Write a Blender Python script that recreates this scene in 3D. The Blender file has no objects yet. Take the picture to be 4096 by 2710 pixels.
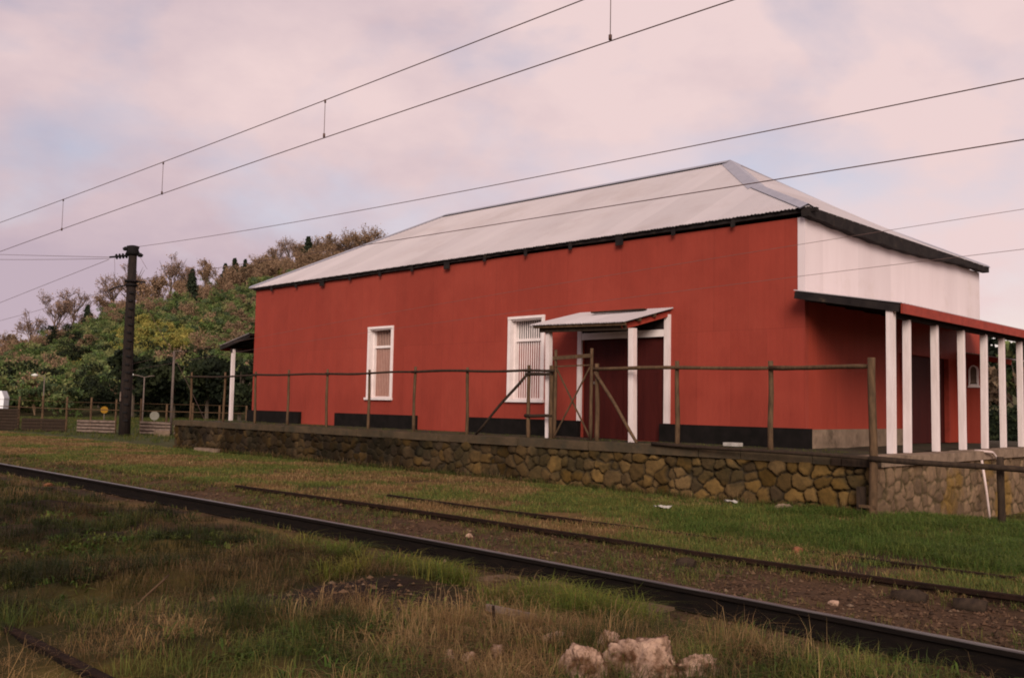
import bpy, math, random
import numpy as np
from mathutils import Vector, Matrix

random.seed(7)
RNG = np.random.default_rng(11)
SC = bpy.context.scene
COL = SC.collection
R = math.radians

# ------------------------------------------------------------------ noise
def vnoise(x, y, seed=0, scale=1.0):
    """smooth value noise in 0..1"""
    x = np.asarray(x, float) * scale; y = np.asarray(y, float) * scale
    xi = np.floor(x).astype(np.int64); yi = np.floor(y).astype(np.int64)
    xf = x - xi; yf = y - yi
    u = xf * xf * (3 - 2 * xf); v = yf * yf * (3 - 2 * yf)
    def h(a, b):
        n = (a * 374761393 + b * 668265263 + seed * 1442695041) & 0x7fffffff
        n = ((n ^ (n >> 13)) * 1274126177) & 0x7fffffff
        return ((n ^ (n >> 16)) & 0xffff) / 65535.0
    return (h(xi, yi) * (1 - u) + h(xi + 1, yi) * u) * (1 - v) + (h(xi, yi + 1) * (1 - u) + h(xi + 1, yi + 1) * u) * v

def fbm(x, y, seed=0, scale=1.0, octaves=4):
    s = 0; a = 1; t = 0
    for k in range(octaves):
        s = s + a * vnoise(x, y, seed + k * 17, scale * 2 ** k); t += a; a *= .5
    return s / t

def sstep(a, b, x):
    t = np.clip((np.asarray(x, float) - a) / (b - a), 0, 1)
    return t * t * (3 - 2 * t)

# ------------------------------------------------------------------ materials
def mat(name, c1, c2=None, scale=4.0, rough=.8, bump=0.0, bscale=40.0, stretch=(1, 1, 1), attr=False, spec=.10,
        metallic=0.0, lo=.35, hi=.65, wave=None, dirt=None, dscale=1.5, dlo=.5, dhi=.75, translucent=0.0, lap=None):
    m = bpy.data.materials.new(name); m.use_nodes = True
    nt = m.node_tree; N = nt.nodes; L = nt.links
    b = N['Principled BSDF']
    b.inputs['Roughness'].default_value = rough
    b.inputs['Specular IOR Level'].default_value = spec
    b.inputs['Metallic'].default_value = metallic
    tc = N.new('ShaderNodeTexCoord'); mp = N.new('ShaderNodeMapping')
    mp.inputs['Scale'].default_value = stretch
    L.new(tc.outputs['Object'], mp.inputs['Vector'])
    c2 = c2 or tuple(v * .75 for v in c1)
    nz = N.new('ShaderNodeTexNoise'); nz.inputs['Scale'].default_value = scale; nz.inputs['Detail'].default_value = 8
    nz.inputs['Roughness'].default_value = .62
    L.new(mp.outputs['Vector'], nz.inputs['Vector'])
    rp = N.new('ShaderNodeValToRGB')
    rp.color_ramp.elements[0].position = lo; rp.color_ramp.elements[1].position = hi
    rp.color_ramp.elements[0].color = (*c1, 1); rp.color_ramp.elements[1].color = (*c2, 1)
    L.new(nz.outputs['Fac'], rp.inputs['Fac'])
    col = rp.outputs['Color']
    if dirt:
        nd = N.new('ShaderNodeTexNoise'); nd.inputs['Scale'].default_value = dscale; nd.inputs['Detail'].default_value = 10
        nd.inputs['Roughness'].default_value = .7
        L.new(tc.outputs['Object'], nd.inputs['Vector'])
        mr = N.new('ShaderNodeMapRange'); mr.inputs['From Min'].default_value = dlo; mr.inputs['From Max'].default_value = dhi
        L.new(nd.outputs['Fac'], mr.inputs['Value'])
        mx = N.new('ShaderNodeMixRGB'); mx.inputs['Color2'].default_value = (*dirt, 1)
        L.new(mr.outputs['Result'], mx.inputs['Fac']); L.new(col, mx.inputs['Color1']); col = mx.outputs['Color']
    if attr:
        at = N.new('ShaderNodeAttribute'); at.attribute_name = 'tint'
        mu = N.new('ShaderNodeMixRGB'); mu.blend_type = 'MULTIPLY'; mu.inputs['Fac'].default_value = 1
        L.new(col, mu.inputs['Color1']); L.new(at.outputs['Color'], mu.inputs['Color2']); col = mu.outputs['Color']
    L.new(col, b.inputs['Base Color'])
    hgt = None
    if bump:
        nb = N.new('ShaderNodeTexNoise'); nb.inputs['Scale'].default_value = bscale; nb.inputs['Detail'].default_value = 6
        L.new(mp.outputs['Vector'], nb.inputs['Vector'])
        hgt = nb.outputs['Fac']
        bp = N.new('ShaderNodeBump'); bp.inputs['Strength'].default_value = bump; bp.inputs['Distance'].default_value = .02
        L.new(hgt, bp.inputs['Height']); last = bp
        if wave:
            wv = N.new('ShaderNodeTexWave'); wv.wave_type = 'BANDS'; wv.bands_direction = wave[0]
            wv.inputs['Scale'].default_value = wave[1]; wv.inputs['Distortion'].default_value = wave[3] if len(wave) > 3 else .3
            L.new(tc.outputs['Object'], wv.inputs['Vector'])
            b2 = N.new('ShaderNodeBump'); b2.inputs['Strength'].default_value = wave[2]; b2.inputs['Distance'].default_value = .02
            L.new(wv.outputs['Fac'], b2.inputs['Height']); L.new(bp.outputs['Normal'], b2.inputs['Normal']); last = b2
        if lap:
            sp = N.new('ShaderNodeSeparateXYZ'); cb = N.new('ShaderNodeCombineXYZ'); L.new(tc.outputs['Object'], sp.inputs[0])
            L.new(sp.outputs[lap[0]], cb.inputs['X']); L.new(sp.outputs['Z'], cb.inputs['Y'])
            br = N.new('ShaderNodeTexBrick'); br.offset = .5; br.inputs['Scale'].default_value = 1; br.inputs['Brick Width'].default_value = lap[1]; br.inputs['Row Height'].default_value = lap[2]
            br.inputs['Mortar Size'].default_value = .006; br.inputs['Mortar Smooth'].default_value = .3
            br.inputs['Color1'].default_value = (1, 1, 1, 1); br.inputs['Color2'].default_value = (.90, .90, .90, 1); br.inputs['Mortar'].default_value = (lap[3],) * 3 + (1,)
            L.new(cb.outputs[0], br.inputs['Vector'])
            mu2 = N.new('ShaderNodeMixRGB'); mu2.blend_type = 'MULTIPLY'; mu2.inputs['Fac'].default_value = 1
            L.new(col, mu2.inputs['Color1']); L.new(br.outputs['Color'], mu2.inputs['Color2']); L.new(mu2.outputs['Color'], b.inputs['Base Color'])
            b3 = N.new('ShaderNodeBump'); b3.inputs['Strength'].default_value = .25; b3.inputs['Distance'].default_value = .01
            L.new(br.outputs['Fac'], b3.inputs['Height']); b3.invert = True; L.new(last.outputs['Normal'], b3.inputs['Normal']); last = b3
        L.new(last.outputs['Normal'], b.inputs['Normal'])
    if translucent:
        tr = N.new('ShaderNodeBsdfTranslucent'); L.new(col, tr.inputs['Color'])
        ms = N.new('ShaderNodeMixShader'); ms.inputs['Fac'].default_value = translucent
        L.new(b.outputs['BSDF'], ms.inputs[1]); L.new(tr.outputs['BSDF'], ms.inputs[2])
        L.new(ms.outputs['Shader'], N['Material Output'].inputs['Surface'])
    return m

M = dict(
    red=mat('red_paint', (.292, .047, .030), (.258, .042, .027), 1.1, .62, .12, 60, (2.0, 2.0, .8), wave=('X', 2.1, .06, .3), lap=('X', .84, 2.4, .80),
            dirt=(.33, .060, .038), dscale=.35, dlo=.48, dhi=.8),
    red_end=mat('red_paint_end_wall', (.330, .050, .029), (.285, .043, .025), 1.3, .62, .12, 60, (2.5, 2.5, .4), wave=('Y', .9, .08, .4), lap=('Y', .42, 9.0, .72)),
    redtrim=mat('red_trim', (.30, .045, .028), (.22, .034, .022), 4, .6, .1, 40),
    maroon=mat('maroon_boards', (.064, .0105, .008), (.047, .008, .0065), 2, .6, .15, 50, (3, 3, .4), wave=('X', 1.6, .2, .4)),
    white=mat('white_cladding', (.70, .595, .595), (.655, .55, .55), .8, .6, .06, 50, (2, 2, .4), wave=('Y', 1.2, .05, .3), lap=('Y', .84, 2.6, .86),
              dirt=(.56, .45, .40), dscale=.9, dlo=.56, dhi=.9),
    post=mat('white_post_paint', (.74, .63, .60), (.62, .51, .48), 3, .65, .1, 60, (3, 3, .5), dirt=(.40, .31, .27), dscale=2.5, dlo=.6, dhi=.85),
    trim=mat('white_trim', (.80, .70, .67), (.70, .60, .57), 3, .6, .08, 60),
    plinthdark=mat('black_plinth_paint', (.007, .006, .005), (.013, .010, .009), 4, .9, .3, 40, spec=.08),
    concrete=mat('concrete', (.26, .18, .125), (.16, .11, .076), 3, .9, .4, 40, dirt=(.075, .052, .034), dscale=2.2, dlo=.5, dhi=.72),
    coping=mat('coping', (.092, .062, .036), (.050, .036, .021), 2.2, .95, .6, 18, dirt=(.042, .036, .024), dscale=1.6, dlo=.48, dhi=.68),
    deck=mat('platform_deck', (.060, .044, .028), (.036, .028, .018), 2, .95, .5, 20, dirt=(.05, .052, .022), dscale=1.1),
    roof=mat('galvanised_roof', (.46, .405, .405), (.42, .37, .375), .7, .6, .04, 30, (1, .3, .3), dirt=(.37, .31, .30), dscale=.5, dlo=.5, dhi=.8, lap=('X', .82, 60, .90)),
    cap=mat('roof_flashing', (.33, .315, .35), (.28, .27, .305), 3, .5, .06, 30, metallic=.1),
    fascia=mat('dark_fascia', (.026, .020, .018), (.013, .010, .010), 4, .8, .25, 40, dirt=(.075, .052, .035), dscale=5, dlo=.58),
    soffit=mat('dark_soffit_boards', (.030, .020, .018), (.018, .013, .012), 3, .85, .2, 40),
    wood=mat('weathered_wood', (.125, .074, .040), (.065, .039, .022), 5, .9, .45, 40, (4, 4, .8), dirt=(.055, .036, .022), dscale=3),
    wooddark=mat('dark_wet_wood', (.048, .031, .020), (.024, .016, .012), 5, .9, .45, 40, (4, 4, .8)),
    stone=mat('rubble_stone', (1.15, 1.1, 1.05), (.75, .75, .75), 9, .95, .7, 45, attr=True, lo=.3, hi=.7),
    rail=mat('rail_steel_side', (.007, .0055, .005), (.013, .009, .007), 8, .9, .3, 60, (.6, 4, 4), spec=.05),
    railtop=mat('rail_polished_top', (.20, .18, .16), (.12, .10, .09), 6, .36, .05, 60, (.4, 4, 4), metallic=.85),
    railrust=mat('rail_rust', (.024, .012, .008), (.012, .007, .005), 9, .95, .4, 60, spec=.08),
    sleeper=mat('sleeper_wood', (.150, .092, .060), (.080, .048, .031), 5, .95, .6, 30, (1.2, .5, 4), dirt=(.035, .025, .02), dscale=4),
    ground=mat('soil_and_thatch', (1.25, 1.15, 1.05), (.6, .6, .6), 3.2, 1, 1.0, 14, attr=True, lo=.3, hi=.7),
    grass=mat('grass_blades', (1.1, 1.1, 1.1), (.85, .85, .85), 2, .75, attr=True, translucent=.28, spec=.15),
    gravel=mat('gravel_stones', (1.1, 1.05, 1.0), (.8, .8, .8), 20, .95, attr=True),
    leaf=mat('tree_leaves', (1.1, 1.1, 1.1), (.8, .8, .8), .6, .8, attr=True, translucent=.2, spec=.15),
    bark=mat('tree_bark', (.12, .09, .065), (.06, .046, .036), 6, .95, .5, 20),
    hill=mat('hill_floor', (.050, .055, .020), (.075, .060, .028), .12, 1, .4, 1.5),
    rock=mat('foreground_rock', (.42, .275, .195), (.22, .13, .085), 7, .95, 1.0, 30, dirt=(.075, .034, .016), dscale=7.5, dlo=.47, dhi=.60),
    pole=mat('tarred_pole', (.026, .017, .013), (.012, .009, .008), 5, .9, .4, 30, (4, 4, .6), spec=.15),
    iron=mat('dark_iron', (.014, .011, .011), (.009, .008, .008), 6, .8, .2, 30),
    wire=mat('wire', (.115, .062, .048), (.07, .045, .040), 6, .6),
    wirelight=mat('thin_wire', (.20, .12, .10), (.14, .09, .08), 6, .7),
    slat=mat('pale_slat', (.20, .145, .115), (.10, .068, .052), 3, .8, .2, 30, (.4, 3, 3)),
    glass=mat('dark_pane', (.022, .020, .018), (.034, .028, .024), 2, .12, spec=.5),
    blind=mat('pink_shutter', (.40, .16, .12), (.31, .115, .085), 3, .8, .1, 30, (8, 8, .4)),
    pvc=mat('pale_plastic_pipe', (.58, .46, .42), (.46, .34, .30), 4, .5),
    paper=mat('paper_litter', (.40, .36, .32), (.28, .25, .22), 9, .9),
    vanwhite=mat('white_van_paint', (.82, .82, .84), (.78, .78, .80), 2, .3),
    rubber=mat('black_rubber', (.015, .015, .015), (.02, .02, .02), 5, .8),
    yellow=mat('yellow_sign_face', (.28, .14, .012), (.22, .11, .012), 3, .6),
    signwhite=mat('white_sign_face', (.20, .185, .15), (.15, .14, .11), 3, .6),
    lampgrey=mat('grey_lamp_metal', (.16, .12, .10), (.11, .085, .07), 5, .7),
    lamphead=mat('pale_lamp_housing', (.62, .60, .54), (.52, .50, .45), 4, .4),
    bars=mat('pinkish_bars', (.50, .31, .25), (.42, .25, .20), 4, .7),
    brick=mat('brick_orange', (.22, .085, .040), (.13, .055, .03), 9, .9, .3, 30),
    hedge=mat('hedge_core', (.014, .020, .010), (.010, .012, .008), 2, 1),
)

# ------------------------------------------------------------------ mesh helpers
def tag(o, label=None, cat=None, group=None, kind=None):
    if label: o['label'] = label
    if cat: o['category'] = cat
    if group: o['group'] = group
    if kind: o['kind'] = kind
    return o

def thing(name, label, cat, loc=(0, 0, 0), group=None):
    o = bpy.data.objects.new(name, None); o.empty_display_size = .2
    o.location = loc; COL.objects.link(o)
    return tag(o, label, cat, group)

def wloc(o):
    v = Vector((0, 0, 0))
    while o is not None:
        v = v + Vector(o.location); o = o.parent
    return v

class MB:
    def __init__(s): s.v = []; s.f = []; s.smooth = []
    def add(s, vs, fs, smooth=False):
        k = len(s.v); s.v += [tuple(p) for p in vs]; s.f += [tuple(i + k for i in f) for f in fs]; s.smooth += [smooth] * len(fs); return s
    def box(s, x0, x1, y0, y1, z0, z1, skew=None):
        vs = [(x, y, z) for z in (z0, z1) for y in (y0, y1) for x in (x0, x1)]
        return s.add(vs, [(0, 2, 3, 1), (4, 5, 7, 6), (0, 1, 5, 4), (1, 3, 7, 5), (3, 2, 6, 7), (2, 0, 4, 6)])
    def beam(s, a, b, w, h, up=(0, 0, 1)):
        a = Vector(a); b = Vector(b); d = (b - a).normalized(); u = Vector(up)
        if abs(d.dot(u)) > .95: u = Vector((1, 0, 0))
        r = d.cross(u).normalized(); u = r.cross(d)
        vs = [p + r * i * w / 2 + u * j * h / 2 for p in (a, b) for i, j in ((-1, -1), (1, -1), (1, 1), (-1, 1))]
        return s.add(vs, [(3, 2, 1, 0), (4, 5, 6, 7), (0, 1, 5, 4), (1, 2, 6, 5), (2, 3, 7, 6), (3, 0, 4, 7)])
    def tube(s, pts, rad, n=8, cap=True, wob=0.0, seed=0):
        pts = [Vector(p) for p in pts]; rr = rad if hasattr(rad, '__len__') else [rad] * len(pts)
        rnd = random.Random(seed); vs = []; ref = None
        for i, p in enumerate(pts):
            d = (pts[min(i + 1, len(pts) - 1)] - pts[max(i - 1, 0)]).normalized()
            if ref is None:
                ref = Vector((0, 0, 1)) if abs(d.z) < .9 else Vector((1, 0, 0))
            r = d.cross(ref).normalized(); u = r.cross(d)
            for k in range(n):
                a = 2 * math.pi * k / n; q = rr[i] * (1 + wob * (rnd.random() - .5))
                vs.append(p + (r * math.cos(a) + u * math.sin(a)) * q)
        fs = [(i * n + k, i * n + (k + 1) % n, (i + 1) * n + (k + 1) % n, (i + 1) * n + k) for i in range(len(pts) - 1) for k in range(n)]
        s.add(vs, fs, True)
        if cap:
            m = len(pts) - 1; k0 = len(s.v) - len(vs)
            s.f.append(tuple(k0 + k for k in reversed(range(n)))); s.f.append(tuple(k0 + m * n + k for k in range(n))); s.smooth += [False, False]
        return s
    def build(s, name, m, parent=None):
        me = bpy.data.meshes.new(name); off = wloc(parent) if parent else Vector((0, 0, 0))
        me.from_pydata([(x - off.x, y - off.y, z - off.z) for x, y, z in s.v], [], s.f)
        me.polygons.foreach_set('use_smooth', s.smooth)
        me.materials.append(m); me.update()
        o = bpy.data.objects.new(name, me); COL.objects.link(o)
        if parent: o.parent = parent
        return o

def wobbly_pole(a, b, r, seed, n=9, bend=.02, taper=.85, sides=8):
    """a round, slightly crooked timber"""
    a = Vector(a); b = Vector(b); rnd = random.Random(seed); pts = []; rr = []
    d = (b - a); s1 = d.cross(Vector((0.3, .5, .81))).normalized(); s2 = d.normalized().cross(s1)
    p1, p2 = rnd.uniform(0, 6.28), rnd.uniform(0, 6.28)
    for i in range(n):
        t = i / (n - 1)
        pts.append(a + d * t + s1 * bend * math.sin(t * 5 + p1) * math.sin(math.pi * t) + s2 * bend * math.sin(t * 4 + p2) * math.sin(math.pi * t))
        rr.append(r * (1 + (taper - 1) * t) * (1 + rnd.uniform(-.06, .06)))
    m = MB(); m.tube(pts, rr, sides, True, .12, seed); return m

def np_mesh(name, V, F, m, parent=None, tint=None, smooth=False):
    """V (n,3), F list of int arrays (k,3)/(k,4); tint (n,3) per vertex"""
    me = bpy.data.meshes.new(name)
    V = np.asarray(V, np.float32)
    if parent is not None:
        V = V - np.array(wloc(parent), np.float32)
    me.vertices.add(len(V)); me.vertices.foreach_set('co', V.ravel())
    loops = np.concatenate([f.ravel() for f in F]).astype(np.int32)
    tot = np.concatenate([np.full(len(f), f.shape[1], np.int32) for f in F])
    st = np.concatenate([[0], np.cumsum(tot)[:-1]]).astype(np.int32)
    me.loops.add(len(loops)); me.loops.foreach_set('vertex_index', loops)
    me.polygons.add(len(tot)); me.polygons.foreach_set('loop_start', st); me.polygons.foreach_set('loop_total', tot)
    me.polygons.foreach_set('use_smooth', np.full(len(tot), smooth))
    if tint is not None:
        at = me.attributes.new('tint', 'FLOAT_COLOR', 'POINT')
        at.data.foreach_set('color', np.concatenate([np.asarray(tint, np.float32), np.ones((len(V), 1), np.float32)], 1).ravel())
    me.materials.append(m); me.update(calc_edges=True); me.validate()
    o = bpy.data.objects.new(name, me); COL.objects.link(o)
    if parent is not None: o.parent = parent
    return o

def grid_faces(nx, ny):
    i = np.arange(nx - 1)[:, None] * ny + np.arange(ny - 1)[None]
    i = i.ravel(); return np.stack([i, i + ny, i + ny + 1, i + 1], 1)

# ------------------------------------------------------------------ key dimensions (metres)
YW, YB, XL, XR = 17.57, 27.55, -30.10, -9.08       # warehouse footprint
ZP, YP = .975, 15.48                               # platform top, platform front face
ZE = 5.60                                          # wall top
XEND, XPL = -6.75, -31.6                           # platform ends

def rail_y(x):
    return np.interp(x, [-90, -50, -23.7, -16.6, -10.7, -8.35, -6, -3.9, -2, 1, 6, 12], [8.3, 7.75, 7.44, 7.34, 7.26, 7.21, 7.13, 7.03, 6.90, 6.66, 6.2, 5.4])

def ground_z(x, y):
    x = np.asarray(x, float); y = np.asarray(y, float)
    z = (fbm(x, y, 3, .35, 4) - .5) * .10 * sstep(6.6, 4.5, y) + (fbm(x, y, 5, 1.3, 3) - .5) * .035
    z = z + (fbm(x, y, 9, .3, 3) - .5) * .05 * sstep(10, 11.5, y) * sstep(40, 20, y)
    # the ground falls away along the end of the platform
    dip = sstep(-9.5, -6.6, x) * sstep(15.9, 19.0, y) * sstep(34, 26, y)
    z = z - .42 * dip
    z = z - .045 * sstep(9.5, 9.0, y) * sstep(6.1, 6.6, y)
    z = z + (fbm(x, y, 12, 1.15, 3) - .42) * .30 * sstep(6.4, 5.6, y) * sstep(30, 16, np.hypot(x, y))
    # slight rise under the viewer's rocks
    z = z + .06 * np.exp(-(((x + 4) / 1.0) ** 2 + ((y - 4.6) / .8) ** 2))
    return z

# ================================================================== GROUND
def soil_mask(x, y):
    d = ((x + 6.80 - .35 * (y - 5.0)) / .72) ** 2 + ((y - 5.0) / 1.05) ** 2
    return sstep(1.5, .6, d + (fbm(x, y, 31, 1.6, 3) - .5) * 1.2)

def ground_tint(x, y):
    n = fbm(x, y, 21, .9, 4)[:, None]; n2 = fbm(x, y, 22, .22, 3)[:, None]
    soil = np.array([.034, .021, .013]); thatch = np.array([.105, .066, .026]); green = np.array([.062, .056, .014])
    c = soil + (thatch - soil) * sstep(.40, .62, n) + (green - soil) * .8 * sstep(.48, .66, n2)
    bal = np.array([.060, .035, .020]) * (.8 + .5 * n)
    b = (sstep(7.0, 7.3, y) * sstep(9.9, 9.1, y) * sstep(-34, -10, x))[:, None]
    c = c * (1 - b) + bal * b
    s = soil_mask(x, y)[:, None]
    c = c * (1 - s) + np.array([.032, .018, .012]) * s
    turf = (sstep(9.6, 10.2, y) * sstep(16, 15, y))[:, None]
    c = c * (1 + .15 * turf); fgd = (sstep(6.6, 6.0, y))[:, None]; c = c * (1 - .5 * fgd)  # foreground ground colour darkened to stand in for shade
    far = sstep(24, 45, np.hypot(x, y))[:, None]
    c = c * (1 - far) + np.array([.050, .056, .020]) * far
    bank = (sstep(-6.3, -5.0, x) * sstep(17.5, 20, y) * sstep(30, 24, y))[:, None]
    c = c * (1 - bank) + np.array([.19, .11, .075]) * bank
    return c

xs = np.concatenate([[-2500, -1200, -600, -300, -160, -110, -85], np.arange(-70, -26, .7), np.arange(-26, 4, .16), [4.5, 6, 9, 14, 22, 40, 80, 200, 500, 1200, 2500]])
ys = np.concatenate([[-2500, -1000, -300, -100, -40, -15, -6, -3], np.arange(-1.5, 25, .18), np.arange(25, 48, 1.), [52, 60, 75, 100, 150, 260, 600, 1300, 2500]])
GX, GY = np.meshgrid(xs, ys, indexing='ij'); GX = GX.ravel(); GY = GY.ravel()
GZ = ground_z(GX, GY)
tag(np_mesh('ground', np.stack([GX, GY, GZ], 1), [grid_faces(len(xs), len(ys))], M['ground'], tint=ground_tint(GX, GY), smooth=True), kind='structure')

# ================================================================== RAILS
def rail_thing(ys_fun, x0, x1, ztop, label, top_mat, side_mat, group, headw=.072, h=.185, bumpy=0):
    X = np.arange(x0, x1 + .01, .8); Y = ys_fun(X)
    root = thing('rail', label, 'rail', (float(X[len(X) // 2]), float(Y[len(X) // 2]), ztop - h), group)
    prof = [(-.065, 0), (.065, 0), (.065, .012), (.012, .03), (.009, h - .045), (headw / 2, h - .036), (headw / 2, h - .004), (-headw / 2, h - .004), (-headw / 2, h - .036), (-.009, h - .045), (-.012, .03), (-.065, .012)]
    m = MB(); n = len(prof); vs = []
    zz = [ztop - h + bumpy * (vnoise(x, 0, 77, .5) - .5) for x in X]
    for x, y, z in zip(X, Y, zz): vs += [(x, y + a, z + b) for a, b in prof]
    fs = [(i * n + k, (i + 1) * n + k, (i + 1) * n + (k + 1) % n, i * n + (k + 1) % n) for i in range(len(X) - 1) for k in range(n)]
    fs += [tuple(range(n)), tuple(reversed(range((len(X) - 1) * n, len(X) * n)))]
    m.add(vs, fs); m.build('web_and_foot', side_mat, root)
    t = MB(); vs = []
    p2 = [(-headw / 2, h - .0035), (headw / 2, h - .0035), (headw / 2 - .004, h + .006), (.012, h + .009), (-.012, h + .009), (-headw / 2 + .004, h + .006)]; n = 6
    for x, y, z in zip(X, Y, zz): vs += [(x, y + a, z + b) for a, b in p2]
    t.add(vs, [(i * n + k, (i + 1) * n + k, (i + 1) * n + (k + 1) % n, i * n + (k + 1) % n) for i in range(len(X) - 1) for k in range(n)] + [tuple(range(n)), tuple(reversed(range((len(X) - 1) * n, len(X) * n)))], True)
    t.build('running_head', top_mat, root)
    return root
rail_thing(rail_y, -88, 11, .15, 'polished running rail crossing the whole foreground in front of the gravel', M['railtop'], M['rail'], 'rails')
rail_thing(lambda x: 9.40 + .12 * sstep(-13, -24, x), -16.6, 11, .075, 'rusty rail half buried in grass just beyond the gravel strip', M['railrust'], M['railrust'], 'rails', bumpy=.03)
rail_thing(lambda x: 10.74 + .09 * np.sin(x * .7), -13.6, -3.2, .040, 'rusty rail nearly swallowed by grass, closest to the stone platform', M['railrust'], M['railrust'], 'rails', bumpy=.06)
rail_thing(lambda x: 2.36 + 0 * x, -8.4, 2, .10, 'dull dark rail in the shadowed lower left corner', M['railrust'], M['rail'], 'rails')

# sleepers under the running rail and the rail beyond the gravel
sl = None
for i in range(23):
    x = -14.3 + i * .62 + random.uniform(-.06, .06)
    m = MB(); L0 = 6.34 + random.uniform(-.08, .08); L1 = 9.86 + random.uniform(-.1, .1); zt = (.020 if (-7.4 < x < -5.9 or abs(x + 4.9) < .33) else -.022) + random.uniform(-.012, .012)
    nseg = 8; vs = []; w = .125 + random.uniform(-.01, .015)
    for k in range(nseg + 1):
        y = L0 + (L1 - L0) * k / nseg; jx = random.uniform(-.008, .008); jz = random.uniform(-.008, .006)
        jz += float(ground_z(np.array([x]), np.array([y]))[0]) + (.0 if y < 7.3 else (-.05 if y < 8.75 else random.uniform(-.06, .01)))
        vs += [(x - w + jx, y, zt - .14), (x + w + jx, y, zt - .14), (x + w + jx, y, zt + jz), (x - w + jx, y, zt + jz)]
    fs = [(a * 4 + k, a * 4 + (k + 1) % 4, (a + 1) * 4 + (k + 1) % 4, (a + 1) * 4 + k) for a in range(nseg) for k in range(4)] + [(3, 2, 1, 0), tuple(nseg * 4 + k for k in range(4))]
    m.add(vs, fs)
    o = m.build('railway_sleeper', M['sleeper'])
    tag(o, 'old timber sleeper lying under the polished running rail, mostly covered by gravel', 'sleeper', 'sleepers under the running rail')
# timber blocks beside the far rail
for x, y, l, lab in [(-3.63, 9.02, .30, 'dark squared timber block in grass by the rusty rail, the one further left'), (-3.10, 9.05, .26, 'dark squared timber block in grass by the rusty rail, nearest the right edge'),
                     (-6.05, 8.95, .2, 'small dark timber stub beside the rusty rail below the double door')]:
    m = MB(); m.tube([(x - l / 2, y - .02, -.02), (x - l * .2, y, -.012), (x + l * .25, y + .02, -.005), (x + l / 2, y + .03, -.015)], [.072, .085, .08, .07], 5, True, .35, int(-x * 9))
    tag(m.build('timber_block', M['wooddark']), lab, 'timber', 'timber blocks by the rail')

# ================================================================== PLATFORM
platform = thing('loading_platform', 'long raised platform faced with rubble stone under the red warehouse', 'platform', (-19, 21, 0))

def voronoi(px, pz, sx, sz, wt):
    """F1, F2 and nearest id"""
    f1 = np.full(len(px), 9e9); f2 = f1.copy(); idx = np.zeros(len(px), int)
    for i in range(len(sx)):
        d = np.hypot(px - sx[i], (pz - sz[i]) * 1.12) - wt[i]
        c = d < f1
        f2 = np.where(c, f1, np.minimum(f2, d)); idx = np.where(c, i, idx); f1 = np.where(c, d, f1)
    return f1, f2, idx

def rubble(length, z0, z1, cell, step, depth, seed, gap):
    rng = np.random.default_rng(seed)
    us = np.arange(0, length + step / 2, step); zs = np.arange(z0, z1 + step / 2, step)
    U, Z = np.meshgrid(us, zs, indexing='ij'); u = U.ravel(); z = Z.ravel()
    sx, sz = [], []
    row = 0; zz = z0 - cell * .3
    while zz < z1 + cell:
        x = -cell + (row % 2) * cell * .5
        while x < length + cell:
            sx.append(x + rng.uniform(-.3, .3) * cell); sz.append(zz + rng.uniform(-.28, .28) * cell); x += cell * rng.uniform(.7, 1.35)
        zz += cell * .82; row += 1
    sx = np.array(sx); sz = np.array(sz); wt = rng.uniform(-.38, .22, len(sx)) * cell * .75
    wu = u + (fbm(u, z, seed, 7, 3) - .5) * .10; wz = z + (fbm(u, z, seed + 5, 7, 3) - .5) * .10
    f1 = np.empty_like(u); f2 = np.empty_like(u); idx = np.empty(len(u), int)
    for a in range(0, len(us), 40):      # in blocks, with the seeds near each block
        b = min(a + 40, len(us)); sl_ = slice(a * len(zs), b * len(zs))
        near = np.where((sx > us[a] - 1.4) & (sx < us[b - 1] + 1.4))[0]
        q1, q2, qi = voronoi(wu[sl_], wz[sl_], sx[near], sz[near], wt[near]); f1[sl_] = q1; f2[sl_] = q2; idx[sl_] = near[qi]
    e = f2 - f1
    body = sstep(gap * .15, gap * 1.1, e)
    rnd = rng.random((len(sx), 3))
    d = body * depth * (.5 + rnd[idx, 0]) * (.65 + .5 * np.sqrt(np.clip(1 - (np.clip(f1, 0, 9) / (cell * .75)) ** 2, 0, 1))) + (fbm(u, z, seed + 9, 14, 3) - .5) * .025
    return u, z, d, body, rnd[idx], len(us), len(zs)

# front face: dark, mossy rubble turning ochre towards the right
u, z, d, body, rnd, nu, nz = rubble(XEND - XPL, -.15, .815, .285, .022, .080, 5, .040)
x = XPL + u
warm = sstep(-17.5, -12.5, x + (fbm(x, z, 41, .8, 3) - .5) * 5)
base = np.array([.062, .039, .017]) * (1 - warm[:, None]) + np.array([.135, .083, .031]) * warm[:, None]
sc = .45 + .85 * rnd[:, 1]
c = base * sc[:, None] * np.array([1, 1, 1]) + (rnd[:, 2:3] - .5) * np.array([.02, .006, -.01])
moss = sstep(.5, .68, fbm(x, z * 1.3, 43, 1.6, 4)); c = c * (1 - .65 * moss[:, None]) + np.array([.030, .025, .012]) * .65 * moss[:, None]
damp = sstep(.50, .66, fbm(x, z * .5, 47, .9, 3)) * (1 - .75 * warm); c = c * (1 - .6 * damp[:, None])
c = c * body[:, None] + np.array([.032, .024, .015]) * (1 - body[:, None])
# the top course is missing near the corner, where grass grows on the wall head
np_mesh('front_stone_face', np.stack([x, YP + .06 - d, z], 1), [grid_faces(nu, nz)], M['stone'], platform, np.clip(c, .004, 1), True)

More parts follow.
